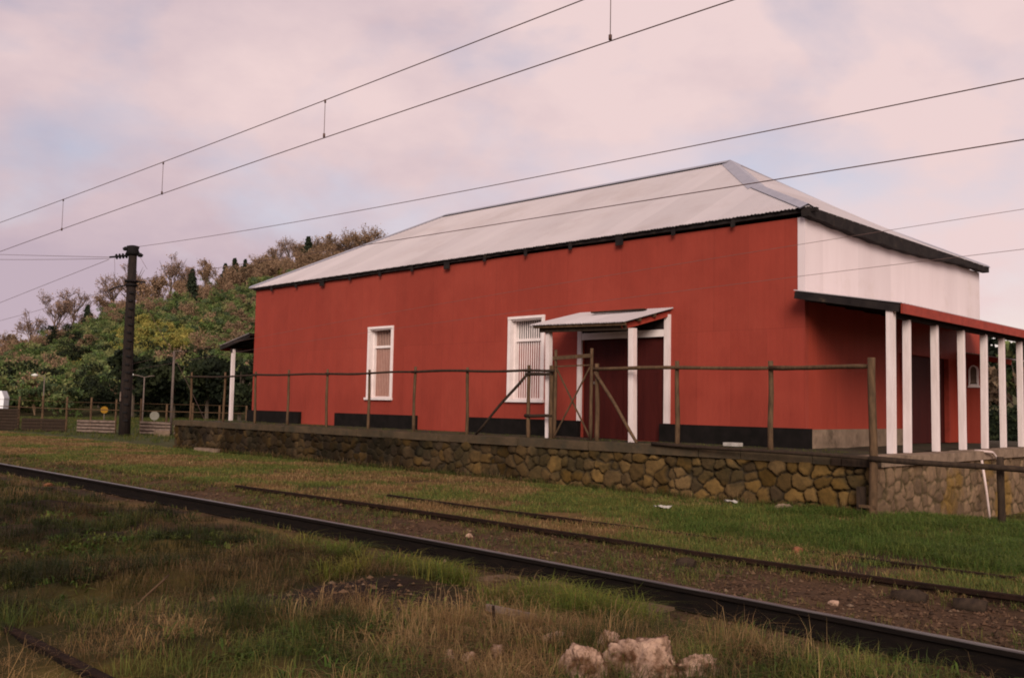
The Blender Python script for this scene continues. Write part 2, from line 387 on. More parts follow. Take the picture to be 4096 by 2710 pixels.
# end face: paler mortared stones with ochre lichen
u, z, d, body, rnd, nu, nz = rubble(14.0, -.75, .80, .30, .026, .030, 15, .055)
y = YP + u
c = np.array([.180, .118, .072]) * (.65 + .6 * rnd[:, 1:2])
c = c * body[:, None] + np.array([.075, .055, .028]) * (1 - body[:, None])
lich = sstep(.46, .60, fbm(y, z, 61, 1.0, 4)) * sstep(1.0, 3.0, u)
c = c * (1 - .8 * lich[:, None]) + np.array([.17, .10, .025]) * (.6 + .6 * rnd[:, 2:3]) * .8 * lich[:, None]
np_mesh('end_stone_face', np.stack([XEND - .04 + d, y, z], 1), [grid_faces(nu, nz)], M['stone'], platform, np.clip(c, .004, 1), True)
# left end face and earth core
m = MB(); m.box(XPL + .01, XEND - .06, YP + .10, 29.5, -.8, .80); m.build('earth_core', M['deck'], platform)
# coping blocks along the front and end edges
m = MB(); xx = XPL - .02; k = 0
while xx < -7.55:
    w = random.uniform(.8, 1.7); x1 = min(xx + w, -7.5)
    dz = random.uniform(-.012, .004); dy = random.uniform(-.03, .02)
    m.box(xx + .008, x1 - .008, YP - .05 + dy, YP + .42, .80, ZP + dz); xx = x1
m.build('front_coping', M['coping'], platform)
m = MB(); yy = YP + .18
while yy < 29.3:
    w = random.uniform(.7, 1.5); y1 = min(yy + w, 29.4)
    m.box(XEND - .40, XEND + .05 + random.uniform(-.02, .02), yy + .01, y1 - .01, .795, ZP + random.uniform(-.012, .0)); yy = y1
m.build('end_coping', M['concrete'], platform)
# deck surface, slightly uneven
dx = np.arange(XPL + .02, -7.1, .3); dy = np.arange(YP + .40, 29.4, .3)
A, B = np.meshgrid(dx, dy, indexing='ij'); A = A.ravel(); B = B.ravel()
np_mesh('deck', np.stack([A, B, ZP - .012 + (fbm(A, B, 71, 1.2, 3) - .5) * .03], 1), [grid_faces(len(dx), len(dy))], M['deck'], platform, smooth=True)
m = MB(); m.box(-7.45, XEND - .42, YP + .12, YP + .5, .70, .86); m.build('corner_fill', M['deck'], platform)
m = MB(); m.box(-7.48, -7.30, YP - .10, YP + .5, .80, .93); m.box(-7.28, -6.72, YP - .12, YP + .15, .80, .94); m.build('corner_timber', M['wooddark'], platform)
m = MB(); m.tube([(XEND - .12, 20.45, .97), (XEND + .10, 20.5, .96), (XEND + .12, 20.75, .94), (XEND + .11, 20.98, .86), (XEND + .12, 21.02, .78)], .027, 8); m.build('drain_pipe', M['pvc'], platform)

# ================================================================== WAREHOUSE
wh = thing('warehouse', 'large red railway warehouse with pale metal hip roof and white upper end wall', 'warehouse', (-19.6, 22.5, ZP))
WIN = [(-23.42, -22.21), (-17.40, -16.13)]; WZ = (1.86, 3.93)
DOOR = (-14.86, -12.46)

def wall_with_holes(x0, x1, z0, z1, y, th, holes):
    m = MB()
    X = sorted({x0, x1, *[h[0] for h in holes], *[h[1] for h in holes]}); Z = sorted({z0, z1, *[h[2] for h in holes], *[h[3] for h in holes]})
    inside = lambda a, b: any(h[0] < a < h[1] and h[2] < b < h[3] for h in holes)
    for i in range(len(X) - 1):
        for j in range(len(Z) - 1):
            if inside((X[i] + X[i + 1]) / 2, (Z[j] + Z[j + 1]) / 2): continue
            m.add([(X[i], y, Z[j]), (X[i + 1], y, Z[j]), (X[i + 1], y, Z[j + 1]), (X[i], y, Z[j + 1])], [(0, 1, 2, 3)])
            m.add([(X[i], y + th, Z[j]), (X[i + 1], y + th, Z[j]), (X[i + 1], y + th, Z[j + 1]), (X[i], y + th, Z[j + 1])], [(3, 2, 1, 0)])
    for h in holes + [(x0, x1, z0, z1)]:
        a, b, c_, d_ = h
        for p, q in (((a, c_), (b, c_)), ((b, c_), (b, d_)), ((b, d_), (a, d_)), ((a, d_), (a, c_))):
            m.add([(p[0], y, p[1]), (q[0], y, q[1]), (q[0], y + th, q[1]), (p[0], y + th, p[1])], [(0, 1, 2, 3)])
    return m
wall_with_holes(XL, XR, ZP - .02, ZE, YW, .15, [(a, b, *WZ) for a, b in WIN] + [(DOOR[0], DOOR[1], ZP - .01, 3.42)]).build('front_wall', M['red'], wh)
# end wall: red below, white above
m = MB(); m.box(XR - .15, XR - .001, YW + .152, 22.2, 1.34, 4.06); m.box(XR - .15, XR - .001, 25.25, YB, ZP, 4.06); m.box(XR - .15, XR - .001, 22.2, 25.25, 3.1, 4.06)
m.build('end_wall', M['red_end'], wh)
m = MB(); m.box(XR - .15, XR + .012, YW - .012, YB + .01, 4.062, ZE); m.build('upper_end_wall', M['white'], wh)
m = MB(); m.box(XL, XL + .15, YW + .152, YB, ZP, ZE); m.build('far_end_wall', M['red_end'], wh)
m = MB(); m.box(XL + .15, XR - .15, YB - .15, YB, ZP, ZE); m.build('rear_wall', M['red'], wh)
m = MB(); m.box(XR - .14, XR + .10, YW + .10, 22.15, ZP - .03, 1.34); m.build('end_plinth', M['concrete'], wh)
m = MB(); m.box(XR - .13, XR - .10, 22.2, 25.25, ZP, 3.1); m.build('side_door', M['maroon'], wh)
for ya, yb in ((25.16, 25.26), (22.2, 22.28)):
    m = MB(); m.box(XR - .09, XR + .03, ya, yb, ZP, 3.1); m.build('side_door_jamb', M['redtrim'], wh)
for a, b in [(-30.22, -26.95), (-24.92, -21.0), (-18.82, -14.90), (-12.52, -8.93)]:
    m = MB(); m.box(a, b, YW - .12, YW - .003, ZP - .03, 1.365 + random.uniform(-.01, .01)); m.build('plinth_block', M['plinthdark'], wh)

# roof ---------------------------------------------------------------
RY, RZ = 22.56, 8.53; RXL, RXR = -25.65, -13.87
EL = Vector((-30.28, 17.40, 5.69)); ER = Vector((-8.93, 17.42, 5.78)); ERb = Vector((-8.88, 27.70, 5.76)); ELb = Vector((-30.28, 27.72, 5.69))
KR = Vector((-11.31, 19.62, 6.93)); KRb = Vector((-11.31, 25.5, 6.95))
roof = thing('roof', None, None); roof.parent = wh; roof.location = Vector((0, 0, 0)) - Vector(wh.location)
def slope(name, eave0, eave1, top_fun, period=.085, amp=.010, th=.012):
    """corrugated sheet: columns along the eave, each running up to top_fun(t)"""
    n = int((eave1 - eave0).length / period * 4); V = []; F = []; cols = []
    for i in range(n + 1):
        t = i / n; p = eave0.lerp(eave1, t); q = top_fun(t)
        w = amp * math.sin(2 * math.pi * i / 4 + .4)
        jag = .014 * math.sin(i * .37) + random.uniform(-.006, .006)
        d = (q - p)
        if d.length > .01: p = p - d.normalized() * (jag + .02)
        cols.append(len(V))
        for s_ in np.linspace(0, 1, 5):
            e = p.lerp(q, s_); V.append((e.x, e.y, e.z + w)); V.append((e.x, e.y, e.z + w - th))
    for i in range(n):
        a, b = cols[i], cols[i + 1]
        for s_ in range(4):
            F.append((a + 2 * s_, b + 2 * s_, b + 2 * s_ + 2, a + 2 * s_ + 2)); F.append((a + 2 * s_ + 3, b + 2 * s_ + 3, b + 2 * s_ + 1, a + 2 * s_ + 1))
        F.append((a + 1, b + 1, b, a)); F.append((a + 8, b + 8, b + 9, a + 9))
    m = MB(); m.add(V, F); return m.build(name, M['roof'], roof)
RL, RR = Vector((RXL, RY, RZ)), Vector((RXR, RY, RZ))
def front_top(t, b=False):
    p = EL.lerp(ER, t); x = p.x
    eL, eR, kR = (ELb, ERb, KRb) if b else (EL, ER, KR)
    if x < RXL: q = eL.lerp(RL, (x - eL.x) / (RXL - eL.x))
    elif x < RXR: q = RL.lerp(RR, (x - RXL) / (RXR - RXL))
    elif x < kR.x: q = RR.lerp(kR, (x - RXR) / (kR.x - RXR))
    else: q = kR.lerp(eR, (x - kR.x) / (eR.x - kR.x))
    q = Vector(q); q.x = x; return q
slope('front_roof_sheet', EL, ER, front_top)
slope('rear_roof_sheet', ELb, ERb, lambda t: front_top(t, True))
def end_top(t):
    y = ER.lerp(ERb, t).y
    pts = [ER, KR, RR, KRb, ERb]
    for a, b in zip(pts, pts[1:]):
        if a.y <= y <= b.y or (a is KRb): return a.lerp(b, min(1, (y - a.y) / (b.y - a.y)))
    return ER.copy()
slope('end_roof_sheet', ER, ERb, end_top)
slope('far_end_roof_sheet', EL, ELb, lambda t: EL.lerp(RL, t / .5) if t <= .5 else RL.lerp(ELb, (t - .5) / .5))
# ridge and hip flashings
m = MB()
def flash(a, b, w, h=.03):
    a = Vector(a); b = Vector(b); d = (b - a).normalized(); r = d.cross(Vector((0, 0, 1))).normalized()
    dn = Vector((0, 0, -1))
    vs = []
    for p in (a, b):
        vs += [p + r * -w + dn * w * .42 + Vector((0, 0, h)), p + Vector((0, 0, h + .02)), p + r * w + dn * w * .42 + Vector((0, 0, h))]
    m.add(vs, [(0, 1, 4, 3), (1, 2, 5, 4)])
    vs2 = [v + Vector((0, 0, -.015)) for v in vs]; m.add(vs2, [(3, 4, 1, 0), (4, 5, 2, 1)])
flash(RL, RR, .20); flash(RR, KR, .24); flash(KR, ER, .17); flash(EL, RL, .12); flash(RR, KRb, .16); flash(KRb, ERb, .16)
m.build('ridge_flashing', M['cap'], roof)
# front eave board with projecting rafter ends
m = MB()
n = 60
for i in range(n):
    a = EL.lerp(ER, i / n); b = EL.lerp(ER, (i + 1) / n)
    h0 = .055 + .05 * vnoise(i, 0, 5, .25)
    m.box(a.x + .15, b.x + .151, YW - .10, YW - .004, a.z - .03 - h0, a.z - .03)
m.build('front_eave_board', M['fascia'], roof)
for i, xx in enumerate(np.arange(-28.9, -9.3, 1.52)):
    m = MB()
    zz = 5.69 + .09 * (xx + 30.28) / 21.35
    big = .06 if i % 4 == 2 else 0
    m.box(xx - .05 - big, xx + .05 + big, YW - .13, YW - .106, zz - .21 - big, zz - .03); m.build('rafter_end', M['fascia'], roof)
# end eave: deep sagging dark board
m = MB(); n = 40; vs = []
for i in range(n + 1):
    t = i / n; p = ER.lerp(ERb, t); hh = .20 + .12 * math.sin(math.pi * min(1, t * 1.25)) * (1 if t < .8 else 1) - .03 * t
    hh += .012 * math.sin(i * 1.7)
    for dx_, dz in ((0.03, -.015), (.03, -hh), (-.14, -hh), (-.14, -.015)): vs.append((p.x + dx_, p.y - .02, p.z + dz))
m.add(vs, [(i * 4 + k, (i + 1) * 4 + k, (i + 1) * 4 + (k + 1) % 4, i * 4 + (k + 1) % 4) for i in range(n) for k in range(4)] + [(0, 1, 2, 3), tuple(reversed(range(n * 4, n * 4 + 4)))])
m.build('end_eave_board', M['fascia'], roof)

# windows --------------------------------------------------------------
def window(x0, x1, bars_light):
    z0, z1 = WZ; w = .085
    f = MB()
    f.box(x0 - .01, x0 + w, YW - .035, YW + .13, z0, z1); f.box(x1 - w, x1 + .01, YW - .035, YW + .13, z0, z1)
    f.box(x0 - .01, x1 + .01, YW - .045, YW + .13, z1 + .001, z1 + w * .8); f.box(x0 - .07, x1 + .03, YW - .075, YW + .13, z0 - .07, z0 - .001)
    f.box(x0 + .085, x0 + w + .035, YW + .13, YW + .26, z0, z1); f.box(x1 - w - .03, x1 - w + .002, YW + .13, YW + .26, z0, z1)
    f.box(x0 + w, x1 - w, YW + .0, YW + .25, z1 - .035, z1 + .0005)
    win = f.build('window', M['trim'], wh)
    t = MB(); t.box(x0 + w + .035, x1 - w - .03, YW + .16, YW + .24, 3.36, 3.43); t.build('transom', M['trim'], win)
    t = MB(); t.box(x0 + w + .035, x1 - w - .03, YW + .16, YW + .24, z0 + .001, z0 + .04); t.build('bottom_rail', M['trim'], win)
    p = MB(); p.box(x0 + w, x1 - w, YW + .262, YW + .29, 3.36, z1); p.build('pane', M['glass'], win)
    p = MB(); p.box(x0 + w, x1 - w, YW + .263, YW + .285, z0, 3.36); p.build('shutter', M['blind'] if bars_light else M['redtrim'], win)
    g = MB(); k = x0 + w + .075
    while k < x1 - w - .05:
        g.box(k - .012, k + .012, YW + .20, YW + .222, z0 + .03, z1 - .04); k += .078
    g.build('bars', M['bars'] if bars_light else M['trim'], win)
    return win
window(*WIN[0], True); window(*WIN[1], False)

# double door with white trim -------------------------------------------
dr = MB(); dr.box(DOOR[0], -13.665, YW + .05, YW + .10, ZP, 3.31); dr.box(-13.655, DOOR[1], YW + .05, YW + .10, ZP, 3.31)
door = dr.build('door', M['maroon'], wh)
m = MB(); m.box(-14.55, -14.45, YW + .02, YW + .05, 2.25, 2.31); m.build('door_latch', M['lampgrey'], door)
m = MB(); m.box(DOOR[0] - .02, DOOR[1] + .01, YW - .05, YW - .003, 3.31, 3.47); m.build('door_lintel', M['trim'], wh)
m = MB(); m.box(-15.00, -14.87, YW - .055, YW - .003, 1.37, 3.66); m.build('door_trim', M['post'], wh)
m = MB(); m.box(-12.45, -12.30, YW - .06, YW - .003, 1.37, 3.80); m.build('door_trim', M['post'], wh)
m = MB(); m.box(DOOR[0] - .0, DOOR[1] - .0, YW - .028, YW - .005, 3.474, 3.86); m.build('door_head_panel', M['soffit'], wh)

# canopy over the door ---------------------------------------------------
can = thing('door_canopy', None, None); can.parent = wh; can.location = Vector((0, 0, 0)) - Vector(wh.location)
FL, FR, RL2, RR2 = Vector((-15.34, 16.18, 3.60)), Vector((-12.56, 16.18, 3.55)), Vector((-14.95, YW - .01, 3.98)), Vector((-12.24, YW - .01, 3.95))
m = MB(); n = 150; V = []; F = []
for i in range(n + 1):
    t = i / n; a = FL.lerp(FR, t); b = RL2.lerp(RR2, t); w = .012 * math.sin(i * math.pi / 2 + .4)
    a = a + Vector((0, random.uniform(-.01, .01) + .012 * math.sin(i * .5), 0))
    for s_ in (0, .5, 1):
        p = a.lerp(b, s_); V.append((p.x, p.y, p.z + w)); V.append((p.x, p.y, p.z + w - .012))
for i in range(n):
    a = i * 6; b = a + 6
    for s_ in range(2):
        F += [(a + 2 * s_, b + 2 * s_, b + 2 * s_ + 2, a + 2 * s_ + 2), (a + 2 * s_ + 3, b + 2 * s_ + 3, b + 2 * s_ + 1, a + 2 * s_ + 1)]
    F.append((a + 1, b + 1, b, a))
F += [(0, 2, 3, 1), (2, 4, 5, 3), (n * 6 + 1, n * 6 + 3, n * 6 + 2, n * 6), (n * 6 + 3, n * 6 + 5, n * 6 + 4, n * 6 + 2)]
m.add(V, F); m.build('canopy_sheet', M['roof'], can)
m = MB(); m.beam((-12.72, 16.32, 3.445), (-12.36, YW - .01, 3.82), .05, .12); m.build('barge_board', M['redtrim'], can)
m = MB()
for t in (.06, .36, .66): 
    a = FL.lerp(RL2, t); b = FR.lerp(RR2, t); m.beam(a + Vector((.06, 0, -.065)), b + Vector((-.03, 0, -.065)), .06, .075)
m.build('canopy_purlins', M['wood'], can)
m = MB(); m.beam((-15.15, 16.36, 3.475), (-12.62, 16.36, 3.43), .07, .10); m.build('front_beam', M['wooddark'], can)
m = MB(); m.beam(FL.lerp(RL2, .66) + Vector((.9, 0, .05)), FR.lerp(RR2, .80) + Vector((-.5, 0, .05)), .16, .03); m.build('loose_board', M['wooddark'], can)
m = MB(); m.beam((-14.97, 16.5, ZP - .01), (-14.97, 16.45, 3.44), .12, .12); m.build('canopy_post', M['post'], can)
m = MB(); m.beam((-12.53, 16.5, ZP - .01), (-12.52, 16.45, 3.42), .135, .135); m.build('canopy_post', M['post'], can)

# verandas at both ends ------------------------------------------------------
def veranda(side, x_wall, x_eave, y0, y1, posts, xp):
    v = thing('veranda', None, None); v.parent = wh; v.location = Vector((0, 0, 0)) - Vector(wh.location)
    s = 1 if x_eave > x_wall else -1
    zi, zo = 4.075, 3.70
    # sheet
    m = MB(); n = int((y1 - y0) / .04); V = []; F = []
    for i in range(n + 1):
        y = y0 + (y1 - y0) * i / n; w = .009 * math.sin(i * math.pi / 2)
        for xx_, zz_ in ((x_wall, zi), (x_eave, zo)): V += [(xx_, y, zz_ + w), (xx_, y, zz_ + w - .012)]
    for i in range(n):
        a = i * 4; b = a + 4; F += [(a, b, b + 2, a + 2), (a + 3, b + 3, b + 1, a + 1), (a + 2, b + 2, b + 3, a + 3)]
    F += [(0, 2, 3, 1), (n * 4 + 1, n * 4 + 3, n * 4 + 2, n * 4)]
    m.add(V, F); m.build('veranda_sheet', M['roof'], v)
    m = MB(); m.add([(x_wall, y0 + .03, zi - .05), (x_eave - s * .06, y0 + .03, zo - .05), (x_eave - s * .06, y1 - .05, zo - .05), (x_wall, y1 - .05, zi - .05),
                     (x_wall, y0 + .03, zi - .075), (x_eave - s * .06, y0 + .03, zo - .075), (x_eave - s * .06, y1 - .05, zo - .075), (x_wall, y1 - .05, zi - .075)],
                    [(0, 1, 2, 3), (7, 6, 5, 4), (0, 4, 5, 1), (1, 5, 6, 2), (2, 6, 7, 3), (3, 7, 4, 0)]); m.build('veranda_ceiling', M['soffit'], v)
    m = MB(); m.beam((x_eave, y0 + .06, zo - .105), (x_eave, y1, zo - .105), .04, .18); m.build('eave_fascia', M['redtrim'], v)
    m = MB(); m.beam((x_wall + s * .02, y0 + .02, zi - .10), (x_eave - s * .03, y0 + .02, zo - .10), .05, .14); m.build('verge_board', M['fascia'], v)
    m = MB()
    for y in np.arange(y0 + .5, y1, .9): m.beam((x_wall, y, zi - .13), (x_eave - s * .05, y, zo - .13), .06, .10)
    m.build('rafters', M['soffit'], v)
    m = MB(); m.beam((xp, y0 + .1, 3.50), (xp, y1, 3.50), .09, .12); m.build('post_plate', M['soffit'], v)
    for i, (yy_, w_, zt) in enumerate(posts):
        m = MB(); lean = random.uniform(-.015, .015); m.beam((xp + lean, yy_ + lean, ZP - .01), (xp, yy_, zt), w_, w_, (1, 0, 0)); m.build('veranda_post', M['post'], v)
    return v
veranda(1, XR + .001, -6.98, 17.10, 26.6, [(17.20, .130, 3.60), (17.92, .118, 3.45), (19.28, .120, 3.45), (20.73, .120, 3.45), (22.11, .120, 3.45), (23.28, .112, 3.45), (24.55, .112, 3.45)], -7.20)
veranda(-1, XL - .001, -32.15, 17.35, 26.5, [(17.55, .11, 3.55), (20.6, .11, 3.45)], -31.50)
# annex under the right veranda, with an arched window
ann = thing('annex', None, None); ann.parent = wh; ann.location = Vector((0, 0, 0)) - Vector(wh.location)
m = MB(); m.box(XR + .001, -8.47, 26.0, 26.22, ZP - .1, 3.15); m.build('annex_wall', M['red'], ann)
m = MB(); m.beam((-8.98, 25.93, 3.24), (-7.80, 25.93, 3.04), .05, .14); m.build('annex_verge', M['redtrim'], ann)
m = MB(); m.add([(-9.05, 25.9, 3.34), (-7.75, 25.9, 3.12), (-7.75, 27.2, 3.12), (-9.05, 27.2, 3.34), (-9.05, 25.9, 3.31), (-7.75, 25.9, 3.09), (-7.75, 27.2, 3.09), (-9.05, 27.2, 3.31)], [(0, 1, 2, 3), (7, 6, 5, 4), (0, 4, 5, 1), (1, 5, 6, 2), (2, 6, 7, 3), (3, 7, 4, 0)]); m.build('annex_roof', M['roof'], ann)
m = MB(); cx, hw, zb, zs_ = -8.72, .12, 2.40, 2.83
out = [(-hw - .03, zb), (hw + .03, zb), (hw, zb + .07), (hw, zs_)] + [(hw * math.cos(a), zs_ + hw * 1.2 * math.sin(a)) for a in np.linspace(.3, math.pi - .3, 7)] + [(-hw, zs_), (-hw, zb + .07)]
inn = [(a * .62, (b - zb) * .80 + zb + .085) for a, b in out]
n = len(out); vs = [(cx + a, 25.955, b) for a, b in out] + [(cx + a, 25.955, b) for a, b in inn] + [(cx + a, 26.0, b) for a, b in out]
m.add(vs, [(i, (i + 1) % n, n + (i + 1) % n, n + i) for i in range(n)] + [(2 * n + i, 2 * n + (i + 1) % n, (i + 1) % n, i) for i in range(n)]); m.build('arched_window_frame', M['trim'], ann)
m = MB(); m.add([(cx + a, 25.985, b) for a, b in inn], [tuple(range(n))]); m.build('arched_window_pane', M['slat'], ann)

# ================================================================== PLATFORM FENCE AND GATE
YF = 16.28
fence = thing('pole_fence', 'rough round-timber rail fence along the platform edge before the red wall', 'fence', (-19, YF, ZP))
for i, px in enumerate([-32.1, -29.7, -27.72, -25.75, -23.66, -21.62, -19.60, -17.56]):
    wobbly_pole((px + random.uniform(-.03, .03), YF, ZP - .15), (px, YF, 2.66 + random.uniform(-.03, .03)), .043, 100 + i, 7, .012).build('fence_post', M['wood'], fence)
for px, zt, r in [(-15.43, 2.66, .05), (-14.71, 2.64, .06), (-13.36, 2.66, .055), (-11.24, 2.68, .052), (-9.12, 2.64, .055)]:
    wobbly_pole((px, YF + .02, ZP - .15), (px, YF, zt), r, int(-px * 10), 7, .012).build('fence_post', M['wood'], fence)
rails_x = [-32.3, -27.7, -23.6, -19.6, -15.4, -14.66]
for i, (a, b) in enumerate(zip(rails_x, rails_x[1:])):
    wobbly_pole((a - .1, YF - .055, 2.535 + random.uniform(-.02, .02) - .01 * (i < 3)), (b + .1, YF - .055, 2.525 + random.uniform(-.02, .02)), .034, 40 + i, 12, .025).build('fence_rail', M['wooddark'], fence)
wobbly_pole((-13.4, YF - .06, 2.54), (-9.0, YF - .06, 2.50), .040, 66, 12, .02).build('fence_rail', M['wood'], fence)
wobbly_pole((-9.1, YF - .05, 2.50), (-6.75, 15.30, 2.46), .043, 68, 8, .015).build('fence_rail', M['wood'], fence)
for zz in (1.47, 2.44): wobbly_pole((-15.5, YF - .03, zz), (-14.66, YF - .02, zz + .01), .042, int(zz * 100), 5, .01).build('fence_rail', M['wooddark'], fence)
wobbly_pole((-15.42, YF - .09, 2.42), (-16.95, YF - .25, ZP), .036, 71, 7, .02).build('fence_brace', M['wooddark'], fence)
wobbly_pole((-13.34, YF - .09, 2.46), (-11.98, YF - .35, ZP), .040, 73, 7, .02).build('fence_brace', M['wood'], fence)
wobbly_pole((-6.69, 15.22, -.25), (-6.71, 15.25, 2.60), .068, 75, 9, .015, .88, 10).build('corner_post', M['wood'], fence)
wobbly_pole((-4.98, 16.0, -.35), (-5.0, 16.0, 1.05), .062, 76, 7, .01).build('fence_post', M['wooddark'], fence)
wobbly_pole((-6.72, 15.16, .955), (-3.2, 16.42, .80), .050, 77, 10, .012).build('fence_rail', M['wooddark'], fence)
wobbly_pole((-11.2, 15.38, 1.005), (-6.72, 15.18, .955), .034, 78, 10, .012).build('fence_rail', M['wooddark'], fence)
# stump and tie board next to the corner post
st = thing('timber_stump', 'short dark upright sleeper stump beside the tall corner post', 'stump', (-6.9, 15.26, 0))
m = MB(); m.beam((-6.90, 15.27, -.12), (-6.91, 15.28, .48), .15, .10, (1, 0, 0)); m.build('stump_body', M['wooddark'], st)
m = MB(); m.box(-6.90, -6.62, 15.16, 15.21, .155, .20); m.build('tie_board', M['wood'], st)

gate = thing('wooden_gate', 'light timber gate with crossed thin braces in the platform fence', 'gate', (-14.0, YF, ZP))
for xg in (-14.56, -13.49): wobbly_pole((xg, YF - .03, ZP + .0), (xg, YF - .03, 3.0), .042, int(-xg * 7), 7, .01).build('gate_stile', M['wood'], gate)
m = MB(); m.beam((-14.62, YF - .06, 2.80), (-13.46, YF - .06, 2.84), .03, .085); m.build('gate_top_bar', M['wood'], gate)
m = MB(); m.beam((-14.56, YF - .05, 2.61), (-13.46, YF - .05, 2.63), .02, .03); m.build('gate_bar', M['wood'], gate)
m = MB(); m.beam((-14.56, YF - .04, ZP + .04), (-13.46, YF - .04, ZP + .02), .03, .05); m.build('gate_bar', M['wooddark'], gate)
m = MB(); m.beam((-14.52, YF - .05, 2.58), (-13.50, YF - .05, ZP + .06), .02, .035); m.build('gate_brace', M['wood'], gate)
m = MB(); m.beam((-14.52, YF - .075, ZP + .06), (-13.50, YF - .075, 2.58), .02, .035); m.build('gate_brace', M['wood'], gate)

m = MB(); m.tube([(-6.62, 20.1, .80), (-6.54, 20.1, .2), (-6.47, 20.1, -.50)], .025, 8); tag(m.build('leaning_pipe', M['pvc']), 'pale plastic pipe leaning against the end of the stone platform', 'pipe')

# ================================================================== POLE, WIRES
PX, PY = -42.5, 18.45
pole = thing('utility_pole', 'tall dark tarred pole with insulators standing left of the warehouse', 'pole', (PX, PY, 0))
m = MB(); m.tube([(PX, PY, -.3), (PX, PY, 2), (PX, PY, 5), (PX, PY, 8.45)], [.255, .245, .215, .180], 12); m.build('pole_shaft', M['pole'], pole)
m = MB(); m.tube([(PX, PY, 8.18), (PX, PY, 8.28), (PX, PY, 8.45), (PX, PY, 8.60), (PX, PY, 8.64)], [.22, .31, .24, .28, .12], 12); m.build('pole_cap', M['iron'], pole)
for zz in (6.82, 7.0): 
    m = MB(); m.tube([(PX, PY, zz - .045), (PX, PY, zz + .045)], .30 if zz > 6.9 else .27, 12); m.build('pole_band', M['iron'], pole)
dirx = Vector((.70, .71, 0))
m = MB(); m.beam(Vector((PX, PY, 6.98)) - dirx * .30, Vector((PX, PY, 6.98)) + dirx * .62, .07, .07); m.build('bracket_arm', M['iron'], pole)
m = MB(); m.tube([Vector((PX, PY, 6.82)) - dirx * .2, Vector((PX, PY, 6.70)) - dirx * .75, Vector((PX, PY, 6.55)) - dirx * 1.0], .035, 6); m.build('bracket_arm', M['iron'], pole)
a0 = Vector((PX, PY, 8.20)); aL = a0 - dirx * 1.05 + Vector((0, 0, -.12))
m = MB(); m.tube([a0, aL], .045, 6); m.build('insulator_arm', M['iron'], pole)
for t in (.28, .42, .56, .70):
    p = a0.lerp(aL, t); dd = (aL - a0).normalized()
    m = MB(); m.tube([p - dd * .05, p - dd * .02, p + dd * .02, p + dd * .05], [.05, .13, .12, .05], 10); m.build('insulator', M['iron'], pole)
for sgn, h in ((-1, 8.5), (1, 8.22)):
    p = Vector((PX, PY, h)) + dirx * .34 * sgn
    m = MB(); m.tube([p + Vector((0, 0, -.10)), p, p + Vector((0, 0, .08))], [.09, .14, .04], 10); m.build('insulator', M['iron'], pole)
for i in range(17):
    zz = .7 + i * .36; m = MB(); sgn = -1 if i % 2 else 1
    cd = Vector((.70, -.71, 0)); p = Vector((PX, PY, zz)) + cd * .24
    m.beam(p + dirx * (.02 if sgn > 0 else -.02), p + dirx * (.22 if sgn > 0 else .16), .07, .085); m.build('climbing_step', M['iron'], pole)
m = MB(); p = Vector((PX, PY, 1.55)) + Vector((.70, -.71, 0)) * .27 - dirx * .12; m.beam(p, p + Vector((0, 0, .42)), .16, .05, (.7, .7, 0)); m.build('number_plate', M['slat'], pole)

def sagwire(name, pts, r, label, mt, parent=None, cat='wire', group='overhead wires'):
    P = [np.array(p, float) for p in pts]; s_ = np.linspace(0, 1, len(P)); tt = np.linspace(0, 1, 40)
    deg = min(2, len(P) - 1)
    cf = [np.polyfit(s2, [p[k] for p in P], deg) for k, s2 in ((k, np.concatenate([[0], np.cumsum([np.linalg.norm(b - a) for a, b in zip(P, P[1:])])]) / sum(np.linalg.norm(b - a) for a, b in zip(P, P[1:]))) for k in range(3))]
    q = [tuple(np.polyval(c_, t) for c_ in cf) for t in tt]
    m = MB(); m.tube(q, r * .86, 5); o = m.build(name, mt, parent)
    if parent is None: tag(o, label, cat, group)
    return o
def ext(a, b, k): a = np.array(a, float); b = np.array(b, float); return tuple(b + (b - a) * k)
sagwire('overhead_wire', [(PX, PY + .05, 8.58), (-21.78, 15.66, 6.99), (-10.42, 14.11, 6.46), (-3.76, 13.2, 6.05), (6, 11.86, 5.62)], .011, 'upper of two thick wires running from the pole over the warehouse roof', M['wire'])
sagwire('overhead_wire', [(PX, PY - .1, 6.98), (-27.53, 16.45, 6.34), (-11.56, 14.27, 5.58), (-3.77, 13.2, 5.23), (6, 11.86, 4.86)], .011, 'lower of two thick wires running from the pole across the pale roof', M['wire'])
sagwire('overhead_wire', [(-42.3, 18.4, 3.2), (-15.64, 14.82, 4.12), (-9.46, 13.98, 4.29), (-3.79, 13.2, 4.36), (6, 11.86, 4.4)], .0042, 'faint thin wire crossing the upper white end wall, nearer the roof', M['wirelight'])
sagwire('overhead_wire', [(-42.3, 18.4, 2.9), (-20, 15.4, 3.62), (-9.45, 13.98, 3.77), (-3.8, 13.2, 3.82), (6, 11.86, 3.85)], .0042, 'faint thin wire crossing the white end wall just above the veranda', M['wirelight'])
lw = lambda name, pts, lab, r=.012: sagwire(name, pts, r, lab, M['wire'])
lw('overhead_wire', [tuple(aL), (-49.5, 17.4, 8.72), (-57.29, 17.0, 9.5), (-75, 16.2, 11.4)], 'upper of the twin wires leaving the pole insulators towards the left edge')
lw('overhead_wire', [tuple(aL - Vector((0, 0, .05))), (-49.5, 17.35, 8.50), (-57.25, 16.95, 9.22), (-75, 16.1, 11.0)], 'lower of the twin wires leaving the pole insulators towards the left edge')
lw('overhead_wire', [tuple(aL + Vector((0, 0, -.1))), (-49.8, 17.3, 7.30), (-56.82, 17.2, 6.71), (-72, 16.9, 5.4)], 'slanting wire dropping from the pole top down to the left edge')
